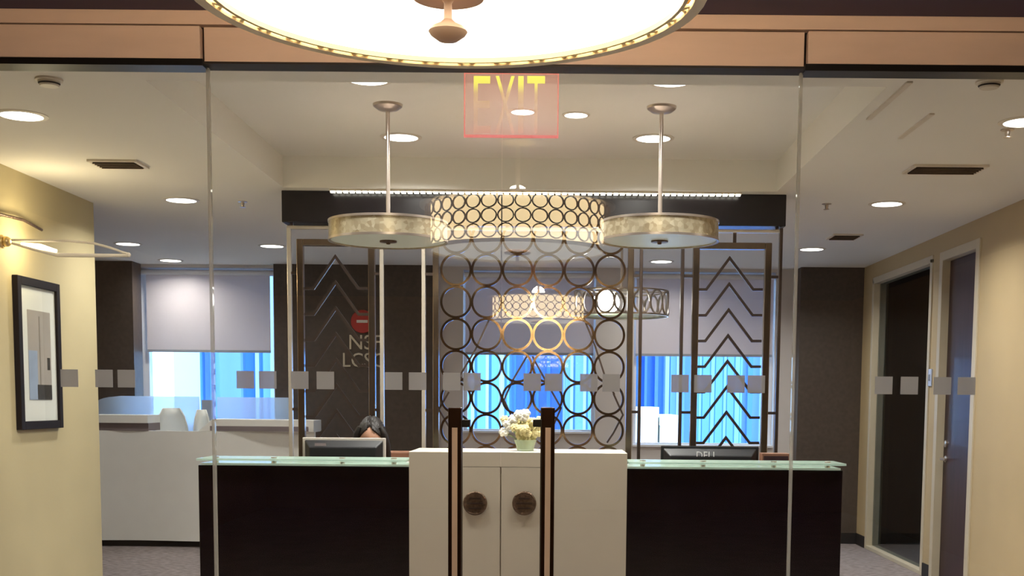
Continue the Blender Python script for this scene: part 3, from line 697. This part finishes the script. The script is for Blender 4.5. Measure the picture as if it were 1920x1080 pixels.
# white cabinet in the middle
DW = 6.26; a, c = X(767, DW, 950), X(1175, DW, 950); zt = Z(848, DW, 970)
cab = thing('white_cabinet', ((a + c) / 2, DW + .2, 0), 'tall off-white cabinet with two round bronze pulls in the middle of the reception desk', 'cabinet')
s0, s1, sm = X(853, DW, 950), X(1023, DW, 950), X(938.5, DW, 950)
MB().box(a, c, DW + .02, DW + .46, .0, zt).build('body', 'white_lacquer', cab, bevel=.004)
MB().box(a, s0 - .002, DW, DW + .02, .06, zt - .001).build('side_panel', 'white_lacquer', cab, bevel=.002)
MB().box(s1 + .002, c, DW, DW + .02, .06, zt - .001).build('side_panel', 'white_lacquer', cab, bevel=.002)
zd = Z(876, DW, 970)
MB().box(s0, s1, DW, DW + .02, zd + .001, zt - .001).build('top_rail', 'white_lacquer', cab)
for (u, v_, mx) in ((s0, sm - .0035, 891), (sm + .0035, s1, 983)):
    dr = MB().box(u, v_, DW, DW + .02, .06, zd - .001).build('door', 'white_lacquer', cab)
    m_ = W(mx, 943.5, DW); p = MB().lathe([(.003, -.012), (.05, -.012), (.058, -.014), (.0635, -.01), (.0635, 0), (.003, 0)], (m_[0], DW, m_[2]), 40, 'y').build('round_pull', 'medallion', dr)
    for k, (hw, dzz) in enumerate(((.03, .026), (.042, 0), (.034, -.026))):
        MB().box(m_[0] - hw, m_[0] + hw, DW - .0155, DW - .0115, m_[2] + dzz - .005, m_[2] + dzz + .005).build('engraved_bar', 'medallion_dark', p)

# flower bowl on the cabinet
vx, vy = X(985, DW + .18, 830), DW + .18
r = thing('flower_bowl', (vx, vy, zt), 'glass bowl of cream and white flowers on the white cabinet', 'flowers')
MB().lathe([(.02, zt), (.045, zt + .002), (.05, zt + .03), (.062, zt + .06), (.058, zt + .06), (.046, zt + .03), (.04, zt + .008), (.003, zt + .006)], (vx, vy, 0), 32).build('bowl', 'vase_glass', r)
def bloom(c, rad, m, n=7):
    mb = MB(); mb.ball(c, rad * .45, 10, 7)
    for ring_, (cnt, el, sc) in enumerate(((n, .15, 1), (n - 1, .75, .8))):
        for k in range(cnt):
            a = 2 * pi * (k + .5 * ring_) / cnt; d = Vector((cos(a) * cos(el), -abs(sin(el)) * .3 + sin(a) * .5 * cos(el), sin(a) * cos(el) * .8 + sin(el) * .6)).normalized()
            q = Vector(c) + d * rad * .55 * sc
            mb.ball(tuple(q), (rad * .42 * sc, rad * .3 * sc, rad * .42 * sc), 8, 6)
    return mb
random.seed(3)
for k in range(44):
    t = random.random() ** .8; h = .05 + .12 * t; sp = .028 + .075 * t; a = random.uniform(0, 2 * pi); rr = sp * sqrt(random.random())
    bloom((vx + .005 + rr * 1.15 * cos(a), vy + rr * sin(a) * .8, zt + h), .026, 'cream_flower', 6).build('cream_bloom', 'cream_flower', r)
for dx, dz_ in ((-.065, .17), (-.035, .195), (-.1, .15), (-.01, .18), (-.115, .1), (-.085, .13), (.0, .2)):
    cc = (vx + dx, vy - .01, zt + dz_); bloom(cc, .03, 'white_flower', 6).build('white_bloom', 'white_flower', r)
    MB().tube([(vx, vy, zt + .03), (vx + dx * .5, vy, zt + .03 + dz_ * .4), cc], .003, 6).build('stem', 'stem_green', r)

# monitors
def monitor(px0, px1, pyt, D, mark, lab, side):
    x0_, x1_ = X(px0, D, 840), X(px1, D, 840); ztp = Z(pyt, D, (px0 + px1) / 2); cx = (x0_ + x1_) / 2; hh = .31; zb_ = ztp - hh
    r = thing('computer_monitor', (cx, D, .74), lab, 'monitor', 'computer monitors on the reception desk')
    MB().box(x0_, x1_, D + .02, D + .04, zb_, ztp).build('bezel', 'monitor_side' if side else 'monitor_black', r, bevel=.004)
    i = .012 if side else .012
    MB().add([(x0_ + i, D + .02, zb_ + i), (x1_ - i, D + .02, zb_ + i), (x1_ - i, D + .02, ztp - i), (x0_ + i, D + .02, ztp - i),
              (x0_ + .05, D - .03, zb_ + .06), (x1_ - .05, D - .03, zb_ + .06), (x1_ - .05, D - .03, ztp - .055), (x0_ + .05, D - .03, ztp - .055)],
             [(0, 1, 2, 3), (4, 7, 6, 5), (0, 4, 5, 1), (1, 5, 6, 2), (2, 6, 7, 3), (3, 7, 4, 0)]).build('back_shell', 'monitor_black', r, bevel=.006)
    MB().box(x0_ + .015, x1_ - .015, D + .0401, D + .042, zb_ + .02, ztp - .015).build('screen', 'monitor_black', r)
    MB().box(cx - .03, cx + .03, D + .0, D + .02, .75, zb_ + .1).build('neck', 'monitor_black', r)
    MB().lathe([(.12, .74), (.12, .748), (.05, .756), (.003, .757)], (cx, D + .01, 0), 32).build('foot', 'monitor_black', r)
    if mark:
        p0 = W(1306, 861, D - .032); p1 = W(1345, 847, D - .032)
        text_mb('DELL', p0[0], D - .0285, p0[2], p1[0] - p0[0], p1[2] - p0[2], .002).build('maker_mark', 'mark_gray', r)
        q = W(1410, 853, D + .018); MB().box(q[0] - .006, q[0] + .006, D + .012, D + .021, q[2] - .012, q[2] + .012).build('lock_slot', 'mark_gray', r)
    else:
        p0 = W(590, 836, D - .032); p1 = W(611, 831, D - .032)
        MB().box(p0[0], p1[0], D - .0315, D - .0298, p0[2], p1[2]).build('maker_mark', 'desk_gray', r)
monitor(566, 722, 821, 6.98, False, 'computer monitor with pale edge in front of the seated person', True)
monitor(1240, 1424, 837, 6.98, True, 'black computer monitor seen from behind on the right half of the desk', False)
# low things on the right worktop
q = W(1208, 853, 6.9)
r = thing('document_tray', (q[0], 6.95, .74), 'low black document tray left of the right monitor', 'tray')
for k in range(3):
    z_ = .76 + k * .1; MB().box(q[0] - .12, q[0] + .09, 6.85, 7.08, z_, z_ + .008).box(q[0] - .12, q[0] - .112, 6.85, 7.08, z_, z_ + .05).box(q[0] + .082, q[0] + .09, 6.85, 7.08, z_, z_ + .05).build('tier', 'monitor_black', r)
for x_ in (-.116, .084): MB().box(q[0] + x_, q[0] + x_ + .006, 6.86, 6.87, .74, z_ + .05).box(q[0] + x_, q[0] + x_ + .006, 7.06, 7.07, .74, z_ + .05).build('post', 'monitor_black', r)
MB().box(q[0] - .12, q[0] + .09, 6.85, 6.856, z_ , z_ + .1).build('front_lip', 'monitor_black', r)
q = W(1468, 856, 6.95)
r = thing('desk_organizer', (q[0], 6.95, .74), 'small dark brown organizer box right of the right monitor', 'box')
MB().box(q[0] - .13, q[0] + .03, 6.9, 7.0, .74, q[2] + .02).build('body', 'chair_brown', r, bevel=.004)
MB().box(q[0] - .12, q[0] + .02, 6.895, 6.9, .78, q[2] + .005).build('label_panel', 'wood_door', r)

# ------------------------------------------------------------------ receptionist
hp = W(697, 784, 7.18); hx, hy, htop = hp
hcz = htop - .118
pr = thing('person', (hx, hy, .46), 'dark-haired person sitting behind the left monitor, head bent down', 'person')
def skin(name, verts, edges, radii, m, parent, sub=2, root=0):
    me = bpy.data.meshes.new(name); o_ = verts[root]
    me.from_pydata([tuple(p[i] - o_[i] for i in range(3)) for p in verts], edges, []); ob = bpy.data.objects.new(name, me); COL.objects.link(ob)
    s = ob.modifiers.new('s', 'SKIN'); s.use_smooth_shade = True
    sv = me.skin_vertices[0].data
    for i, r_ in enumerate(radii): sv[i].radius = r_ if isinstance(r_, tuple) else (r_, r_); sv[i].use_root = (i == root)
    u = ob.modifiers.new('u', 'SUBSURF'); u.levels = sub; u.render_levels = sub
    bpy.context.view_layer.update()
    me2 = bpy.data.meshes.new_from_object(ob.evaluated_get(bpy.context.evaluated_depsgraph_get())); bpy.data.objects.remove(ob)
    ob = bpy.data.objects.new(name, me2); COL.objects.link(ob)
    for p in me2.polygons: p.use_smooth = True
    me2.materials.clear(); me2.materials.append(M[m])
    ob.parent = parent; wl = world_loc(parent); ob.location = tuple(o_[i] - wl[i] for i in range(3)); return ob
B = [(hx, hy + .1, .52), (hx, hy + .09, .68), (hx, hy + .07, .84), (hx, hy + .06, .965), (hx, hy + .045, 1.03), (hx, hy + .03, 1.09)]
def arm(s): return [(hx + s * .15, hy + .06, .955), (hx + s * .2, hy + .03, .84), (hx + s * .235, hy - .02, .76 + .0), (hx + s * .17, hy - .13, .775), (hx + s * .13, hy - .2, .78)]
vb = B + arm(-1)[:3] + arm(1)[:3] + [(hx - .1, hy + .06, .5), (hx - .12, hy - .2, .5), (hx - .12, hy - .36, .48), (hx - .12, hy - .38, .25), (hx - .12, hy - .38, .06), (hx - .12, hy - .46, .04),
                    (hx + .1, hy + .06, .5), (hx + .12, hy - .2, .5), (hx + .12, hy - .36, .48), (hx + .12, hy - .38, .25), (hx + .12, hy - .38, .06), (hx + .12, hy - .46, .04)]
ed = [(0, 1), (1, 2), (2, 3), (3, 4), (4, 5), (3, 6), (6, 7), (7, 8), (3, 9), (9, 10), (10, 11)]
rb = [(.15, .11), (.13, .1), (.145, .1), (.12, .085), (.055, .055), (.05, .05), .055, .046, .042, .055, .046, .042]
nb = 12
for L in (12, 18):
    ed += [(0, L)] + [(L + i, L + i + 1) for i in range(5)]
vb = vb[:12] + vb[12:]
rb += [.1, .085, .065, .055, .042, .04] * 2
skin('body', vb, ed, rb, 'blouse', pr)
# skin-coloured neck, forearms and hands as continuous chains
skin('neck', [(hx, hy + .045, 1.02), (hx, hy + .03, 1.07), (hx, hy + .015, 1.12)], [(0, 1), (1, 2)], [.054, .052, .055], 'skin', pr)
for s in (-1, 1):
    A = arm(s); v = [A[2], A[3], A[4], (A[4][0] - s * .01, A[4][1] - .05, .775)]; e_ = [(0, 1), (1, 2), (2, 3)]; r_ = [.036, .03, .023, (.034, .015)]
    skin('forearm', v, e_, r_, 'skin', pr)
    for fi in range(5):
        off = (fi - 1.5) * .018; ln = (.07, .078, .074, .058, .05)[fi] if fi < 4 else .05
        if fi < 4:
            b0 = (A[4][0] + off - s * .01, A[4][1] - .05, .777); v = [b0, (b0[0] + off * .2, b0[1] - ln * .55, .782), (b0[0] + off * .25, b0[1] - ln * .85, .768), (b0[0] + off * .25, b0[1] - ln, .752)]
        else:
            b0 = (A[4][0] - s * .02, A[4][1] - .02, .775); v = [b0, (b0[0] - s * .03, b0[1] - .025, .772), (b0[0] - s * .035, b0[1] - .05, .762)]
        skin('finger' if fi < 4 else 'thumb', v, [(i, i + 1) for i in range(len(v) - 1)], [.0095, .0085, .008, .0065][:len(v)], 'skin', pr, 1)
# head: one shaped surface, bent forward towards the desk
tilt = radians(9)
def headxf(p):
    x_, y_, z_ = p; y2 = y_ * cos(tilt) - z_ * sin(tilt); z2 = y_ * sin(tilt) + z_ * cos(tilt); return (hx + x_, hy + y2, hcz + z2)
def head_r(d):     # d unit; -y is the face
    x_, y_, z_ = d; rx, ry, rz = .076, .096, .118; r0 = 1 / sqrt((x_ / rx) ** 2 + (y_ / ry) ** 2 + (z_ / rz) ** 2)
    if z_ < -.1: r0 *= 1 - .16 * min(1, (-z_ - .1)) * (1 if y_ > -.2 else .35)
    if y_ < -.5:
        nose = math.exp(-((x_ / .12) ** 2 + ((z_ + .18) / .18) ** 2)); r0 *= 1 + .17 * nose
        for sx in (-1, 1):
            r0 *= 1 - .07 * math.exp(-(((x_ - sx * .34) / .16) ** 2 + ((z_ - .03) / .12) ** 2))
        r0 *= 1 + .03 * math.exp(-((x_ / .25) ** 2 + ((z_ + .55) / .1) ** 2)) + .05 * math.exp(-((x_ / .3) ** 2 + ((z_ + .85) / .15) ** 2))
    return r0
def sph(fn, seg=40, rings=28, zmin=None):
    mb = MB(); mb.smooth = True; v = []; f = []
    for i in range(rings + 1):
        a = pi * i / rings
        for k in range(seg):
            b_ = 2 * pi * k / seg; d = (sin(a) * cos(b_), sin(a) * sin(b_), cos(a)); v.append(fn(d))
    for i in range(rings):
        for k in range(seg): f.append((i * seg + k, (i + 1) * seg + k, (i + 1) * seg + (k + 1) % seg, i * seg + (k + 1) % seg))
    return mb.add(v, f)
hd = sph(lambda d: headxf(tuple(c_ * head_r(d) for c_ in d))).build('head', 'skin', pr)
def hair_fn(d):
    x_, y_, z_ = d; r0 = head_r((x_, min(y_, .99), z_)) if y_ > -.5 else head_r(d)
    front = -y_; line = .62 - .75 * abs(x_) ** 1.5 + .1 * max(0, 1 - abs(x_) / .15)      # hairline: parted at the centre, falling at the temples
    cover = 1.0
    if front > .25 and z_ < line: cover = 0
    k = 1.13 + .03 * sin(x_ * 60) * (1 if z_ > 0 else .4)
    if abs(x_) < .05 and z_ > .2: k -= .05
    if cover == 0: k = .9
    if z_ < -.25 and cover: k *= 1.12
    return headxf((x_ * r0 * k, y_ * r0 * k + (.004), z_ * r0 * k))
sph(hair_fn, 64, 44).build('hair', 'hair', hd)
for s in (-1, 1):
    lock = [headxf((s * .062, -.05, .075)), headxf((s * .084, -.055, .03)), headxf((s * .092, -.035, -.04)), headxf((s * .095, -.01, -.12)), headxf((s * .085, .01, -.17))]
    MB().tube(lock, [.014, .02, .022, .02, .008], 12).build('hair_lock', 'hair', hd)
    MB().ball(headxf((s * .03, -.0765, .004)), (.013, .008, .007), 12, 8).build('eye', 'eye_white', hd); MB().ball(headxf((s * .03, -.083, .003)), .0042, 10, 6).build('iris', 'iris', hd)
    MB().ball(headxf((s * .077, .005, -.01)), (.01, .018, .03), 12, 8).build('ear', 'skin', hd)
MB().ball(headxf((0, -.09, -.065)), (.024, .008, .008), 12, 8).build('mouth', 'lip', hd)
# office chair
r = thing('office_chair', (hx, hy + .12, 0), 'brown leather office chair behind the seated person', 'chair')
MB().box(hx - .24, hx + .24, hy - .12, hy + .3, .36, .41).build('seat', 'chair_brown', r, bevel=.02)
cz_ = Z(845, hy + .32, 740)
MB().extr([(hx - .22, .5), (hx + .22, .5), (hx + .245, .8), (hx + .235, cz_ - .03), (hx + .2, cz_), (hx - .2, cz_), (hx - .235, cz_ - .03), (hx - .245, .8)], hy + .27, hy + .33).build('backrest', 'chair_brown', r, bevel=.012)
MB().tube([(hx, hy + .12, .08), (hx, hy + .12, .36)], .03, 14).build('column', 'nickel', r)
MB().box(hx - .03, hx + .03, hy + .25, hy + .34, .38, .55).build('back_bracket', 'nickel', r)
for k in range(5):
    a = 2 * pi * k / 5 + .3; e1 = (hx + .28 * cos(a), hy + .12 + .28 * sin(a), .06)
    lg = MB().tube([(hx, hy + .12, .1), e1], [.025, .016], 10).build('leg', 'nickel', r); MB().ball((e1[0], e1[1], .03), .03, 12, 8).build('castor', 'rubber_black', lg)

# ------------------------------------------------------------------ wall sign behind the screen
D = 12.1
r = thing('wall_sign', (X(680, D), D, Z(690, D)), 'raised pale letters under a red disc on the dark brown panel', 'sign')
a = W(655, 655, D - .02); c = W(715, 628, D - .02)
text_mb('NSF', a[0], D - .0, a[2], c[0] - a[0], c[2] - a[2], .03).build('lettering', 'letter_pin', r)
a = W(643, 688, D - .02); c = W(720, 662, D - .02)
text_mb('LCSC', a[0], D - .0, a[2], c[0] - a[0], c[2] - a[2], .03).build('lettering', 'letter_pin', r)
q = W(680, 603, D)
MB().lathe([(.003, -.03), (.11, -.03), (.115, -.025), (.115, 0), (.003, 0)], (q[0], D, q[2]), 40, 'y').build('red_disc', 'red_disc', r)
MB().box(q[0] - .055, q[0] + .055, D - .036, D - .0302, q[2] - .014, q[2] + .014).build('white_bar', 'white_flower', r)

# ------------------------------------------------------------------ white workstation at left
D = 11.24; a = X(170, D, 900); c = X(590, D, 900); zf = Z(808, D, 300)
r = thing('white_workstation', ((a + c) / 2, D, 0), 'large off-white workstation with frosted screens under the left window', 'workstation')
mb = MB(); n = 24; ptsf = []
for k in range(n + 1):
    x_ = a + (c - a) * k / n; ptsf.append((x_, D + .03 * sin(k / n * 9)))
v = [(x_, y_, .06) for x_, y_ in ptsf] + [(x_, y_, zf) for x_, y_ in ptsf] + [(x_, y_ + .05, .06) for x_, y_ in ptsf] + [(x_, y_ + .05, zf) for x_, y_ in ptsf]; N = n + 1; f = []
for k in range(n):
    f += [(k, k + 1, N + k + 1, N + k), (2 * N + k + 1, 2 * N + k, 3 * N + k, 3 * N + k + 1), (N + k, N + k + 1, 3 * N + k + 1, 3 * N + k), (k + 1, k, 2 * N + k, 2 * N + k + 1)]
f += [(0, N, 3 * N, 2 * N), (n, 2 * N + n, 3 * N + n, N + n)]; mb.smooth = True
mb.add(v, f).build('curved_front', 'desk_white', r)
MB().box(a, c, D + .06, D + .12, 0, .06).build('plinth', 'rubber_black', r)
MB().box(a, c, D + .05, DB - .12, .7, .74).build('work_top', 'desk_white', r)
xs1 = X(277, D, 800)
MB().box(a, xs1, D, D + .35, Z(793, D, 230), Z(778, D, 230)).build('shelf', 'desk_white', r)
MB().box(a, xs1, D + .02, D + .35, zf, Z(793, D, 230)).build('shelf_recess', 'desk_gray', r)
xr0, xr1 = X(372, D, 800), X(395, D, 800)
MB().extr([(xr0, zf), (c, zf), (c, Z(787, D, 450)), (xr1 + .02, Z(786, D, 450))], D - .02, D + .34).build('raised_ledge', 'desk_white', r, bevel=.004)
MB().box(xr1, c - .05, D - .026, D - .02, Z(808, D, 450), Z(799, D, 450)).build('ledge_recess', 'desk_gray', r)
# frosted partitions, backlit by the window
Dp = 11.75
pz = Z(743, Dp, 300)
pA = [(X(165, Dp), .74), (X(372, Dp), .74), (X(372, Dp), pz), (X(225, Dp), pz)] + [(X(225 - 45 * sin(t * pi / 12), Dp), Z(743 + 12 * (1 - cos(t * pi / 12)), Dp, 200)) for t in range(1, 7)] + [(X(165, Dp), Z(756, Dp, 180))]
MB().extr(pA, Dp, Dp + .02).build('frosted_screen', 'partition_glass', r)
MB().box(X(406, Dp), X(547, Dp), Dp, Dp + .02, .74, Z(745, Dp, 470)).build('frosted_screen', 'partition_glass', r)
MB().box(X(547, Dp), X(548, Dp) + .001, Dp, Dp + .02, .74, Z(746, Dp, 470)).build('screen_edge', 'desk_white', r)
MB().box(X(374, Dp), X(392, Dp), Dp + .05, Dp + .1, .74, Z(750, Dp, 383)).build('post', 'blind_bar', r)
# rounded white chair backs in front of the screens
def shell_chair(px, py, wd, lab, D=11.5):
    p = W(px, py, D); q = thing('white_chair', (p[0], D, .74), lab, 'chair', 'low white shell forms on the workstation')
    pts = [(p[0] + wd * cos(t * pi / 14), p[2] - .12 + .12 * sin(t * pi / 14)) for t in range(15)] + [(p[0] - wd * .8, .745), (p[0] + wd * .8, .745)]
    return pts, q
for px, py, wd, lab in ((315, 765, .17, 'rounded white shell chair before the frosted screen, left one'), (372, 768, .09, 'smaller rounded white shell chair before the frosted screen, right one')):
    p = W(px, py, 11.5); q = thing('shell_chair', (p[0], 11.62, 0), lab, 'chair', 'white shell chairs tucked into the workstation')
    # moved behind the work top edge: seat and curved back
    z_t = Z(py, 11.62, px); mb = MB(); mb.smooth = True; v = []; f = []; S = 14
    for j in range(8):
        zz_ = .76 + (z_t - .76) * j / 7
        for k in range(S + 1):
            t = pi * k / S; kk = sqrt(max(0, 1 - (j / 7.0) ** 4 * .75)); v.append((p[0] + wd * kk * cos(t), 11.6 + .06 * sin(t), zz_))
    for j in range(7):
        for k in range(S): f.append((j * (S + 1) + k, j * (S + 1) + k + 1, (j + 1) * (S + 1) + k + 1, (j + 1) * (S + 1) + k))
    ob = mb.add(v, f).build('shell_back', 'white_flower', q); so = ob.modifiers.new('s', 'SOLIDIFY'); so.thickness = .012
    q.location = (p[0], 11.62, .74); ob.location = tuple(ob.location[i] for i in range(2)) + (ob.location[2] - .74,)
# plant-like white edge right of the screens
q = W(568, 812, 11.6)

# ------------------------------------------------------------------ picture and picture light on the left wall
c0 = onx(31, 512, XL + .03); c1 = onx(111, 540, XL + .03); zt_ = (onx(22, 510, XL)[2] + onx(116, 541, XL)[2]) / 2; zb_ = (onx(25, 808, XL)[2] + onx(118, 800, XL)[2]) / 2
ya, yb = c0[1], c1[1]
r = thing('framed_picture', (XL, (ya + yb) / 2, zb_), 'black-framed print with a wide white mat on the left cream wall', 'picture')
t = .05; fx = XL + .035
MB().box(XL, fx, ya, ya + t, zb_, zt_).box(XL, fx, yb - t, yb, zb_, zt_).box(XL, fx, ya + t, yb - t, zb_, zb_ + t).box(XL, fx, ya + t, yb - t, zt_ - t, zt_).build('frame', 'picture_black', r, bevel=.003)
m0, m1, n0, n1 = ya + t, yb - t, zb_ + t, zt_ - t
MB().box(XL + .002, XL + .018, m0, m1, n0, n1).build('mat_board', 'picture_mat', r)
# printed image: pale sky, thin mast, small dark tower, dark foreground
def print_mat():
    m = mat('print_sky', (178, 166, 158), .7, var=.05, scale=6); mat('print_blue', (160, 172, 196), .7, var=.1, scale=9)
    mat('print_dark', (58, 52, 48), .7, var=.4, scale=40); mat('print_mid', (140, 128, 118), .7, var=.1)
print_mat()
iy0, iy1, iz0, iz1 = m0 + .1, m1 - .08, n0 + .13, n1 - .14
MB().box(XL + .018, XL + .02, iy0, iy1, iz0, iz1).build('print', 'print_sky', r)
dy_ = iy1 - iy0; dz_ = iz1 - iz0
MB().box(XL + .02, XL + .021, iy0, iy0 + dy_ * .38, iz0, iz0 + dz_ * .55).build('printed_haze', 'print_blue', r)
MB().box(XL + .02, XL + .0212, iy0 + dy_ * .35, iy1 - .002, iz0, iz0 + dz_ * .17).build('printed_ground', 'print_dark', r)
MB().box(XL + .02, XL + .0212, iy0 + dy_ * .48, iy0 + dy_ * .52, iz0 + dz_ * .17, iz1 - dz_ * .06).build('printed_mast', 'print_mid', r)
MB().box(XL + .02, XL + .0214, iy0 + dy_ * .82, iy0 + dy_ * .94, iz0 + dz_ * .34, iz0 + dz_ * .48).build('printed_tower', 'print_dark', r)
MB().box(XL + .024, XL + .026, m0, m1, n0, n1).build('glazing', 'door_glass', r)
# picture light
DA = 7.0
def A(px, py, D=DA): return W(px, py, D)
kb = A(12, 453, 7.02)
r = thing('picture_light', (XL, 7.0, kb[2]), 'brass and white arm light fixed to the left wall above the picture', 'wall lamp')
MB().ball(kb, (.03, .03, .03), 16, 10).tube([(XL, 7.02, kb[2]), kb], .012, 10).build('brass_knob', 'gold_metal', r)
MB().lathe([(.003, 0), (.04, 0), (.035, .012), (.003, .014)], (XL, 7.02, kb[2]), 24, 'x').build('wall_plate', 'gold_metal', r)
MB().tube([A(22, 450), A(130, 452), A(175, 456), A(205, 464), A(242, 477)], .007, 8).build('upper_arm', 'plastic_white', r)
MB().tube([A(22, 456), A(60, 466), A(108, 478), A(170, 479), A(240, 479)], [.007, .01, .012, .011, .009], 8).build('lower_arm', 'plastic_white', r)
MB().ball(A(241, 478), .014, 12, 8).build('end_cap', 'plastic_white', r)
MB().tube([A(40, 457), A(75, 463), A(106, 471)], [.008, .018, .01], 10).build('glowing_shade', 'pic_lamp', r)
p = A(70, 466); light('POINT', 'picture_lamp', (XL + .2, 7.15, zt_ + .2), 7.0, (1, .82, .5), r, .05)
pa = onx(-10, 400, XL + .02); pb = onx(75, 431, XL + .02)
mb = MB().tube([(XL + .03, pa[1], pa[2]), (XL + .05, (pa[1] + pb[1]) / 2, (pa[2] + pb[2]) / 2 + .012), (XL + .03, pb[1], pb[2])], .009, 8)
mb.tube([(XL, pa[1] + .06, pa[2]), (XL + .035, pa[1] + .06, pa[2])], .008, 8).build('brass_bar', 'medallion', r)

# ------------------------------------------------------------------ city outside
struct('ground', MB().box(-60, 60, 14, 120, -20.2, -20), 'street', 'street far below the back windows', 'ground')
def tower(px0, px1, D, pyt, m, lab, fins=0, fm='facade_pale', deep=2.5):
    a, c = X(px0, D), X(px1, D); z1_ = Z(pyt, D) if pyt is not None else 26
    r = thing('office_tower', ((a + c) / 2, D, -20), lab, 'building')
    MB().box(a, c, D, D + deep, -20, z1_).build('facade', m, r)
    MB().box(a - .02, c + .02, D - .02, D + deep + .02, z1_, z1_ + .25).build('roof_edge', fm, r)
    for k in range(fins):
        x_ = a + (c - a) * (k + .5) / fins; wd_ = (c - a) / fins * random.uniform(.15, .4)
        MB().box(x_ - wd_ / 2, x_ + wd_ / 2, D - .3, D, -20, z1_).build('mullion', fm, r)
    return r
tower(262, 326, 34, None, 'facade_white', 'sunlit white tower at the left edge of the left window')
tower(327, 372, 41, None, 'facade_blue', 'blue tower beside the white one in the left window', 3, 'facade_deep')
tower(372, 412, 37.5, None, 'facade_pale', 'pale blue tower in the middle of the left window', 2, 'facade_blue')
tower(412, 560, 45, None, 'facade_deep', 'deep blue tower at the right of the left window', 5)
tower(820, 955, 38, None, 'facade_deep', 'blue tower behind the left circles of the screen', 5)
tower(956, 1060, 45, None, 'facade_pale', 'pale tower behind the middle circles of the screen', 5, 'facade_blue')
tower(1060, 1180, 41.5, None, 'facade_blue', 'blue tower behind the right circles of the screen', 5)
tower(1180, 1300, 49, None, 'facade_blue', 'blue tower left of the right chevrons', 6)
tower(1300, 1392, 38, None, 'facade_deep', 'deep blue tower behind the right chevrons', 4, 'facade_blue')
tower(1392, 1520, 45, None, 'facade_pale', 'pale blue tower right of the right chevrons', 5, 'facade_blue')
tower(1204, 1235, 30, 780, 'facade_white', 'low sunlit white block, the taller one at the right window', 0, 'facade_white', 2.5)
tower(1240, 1276, 30, 795, 'facade_white', 'low sunlit white block, the shorter one at the right window', 0, 'facade_white', 2.5)
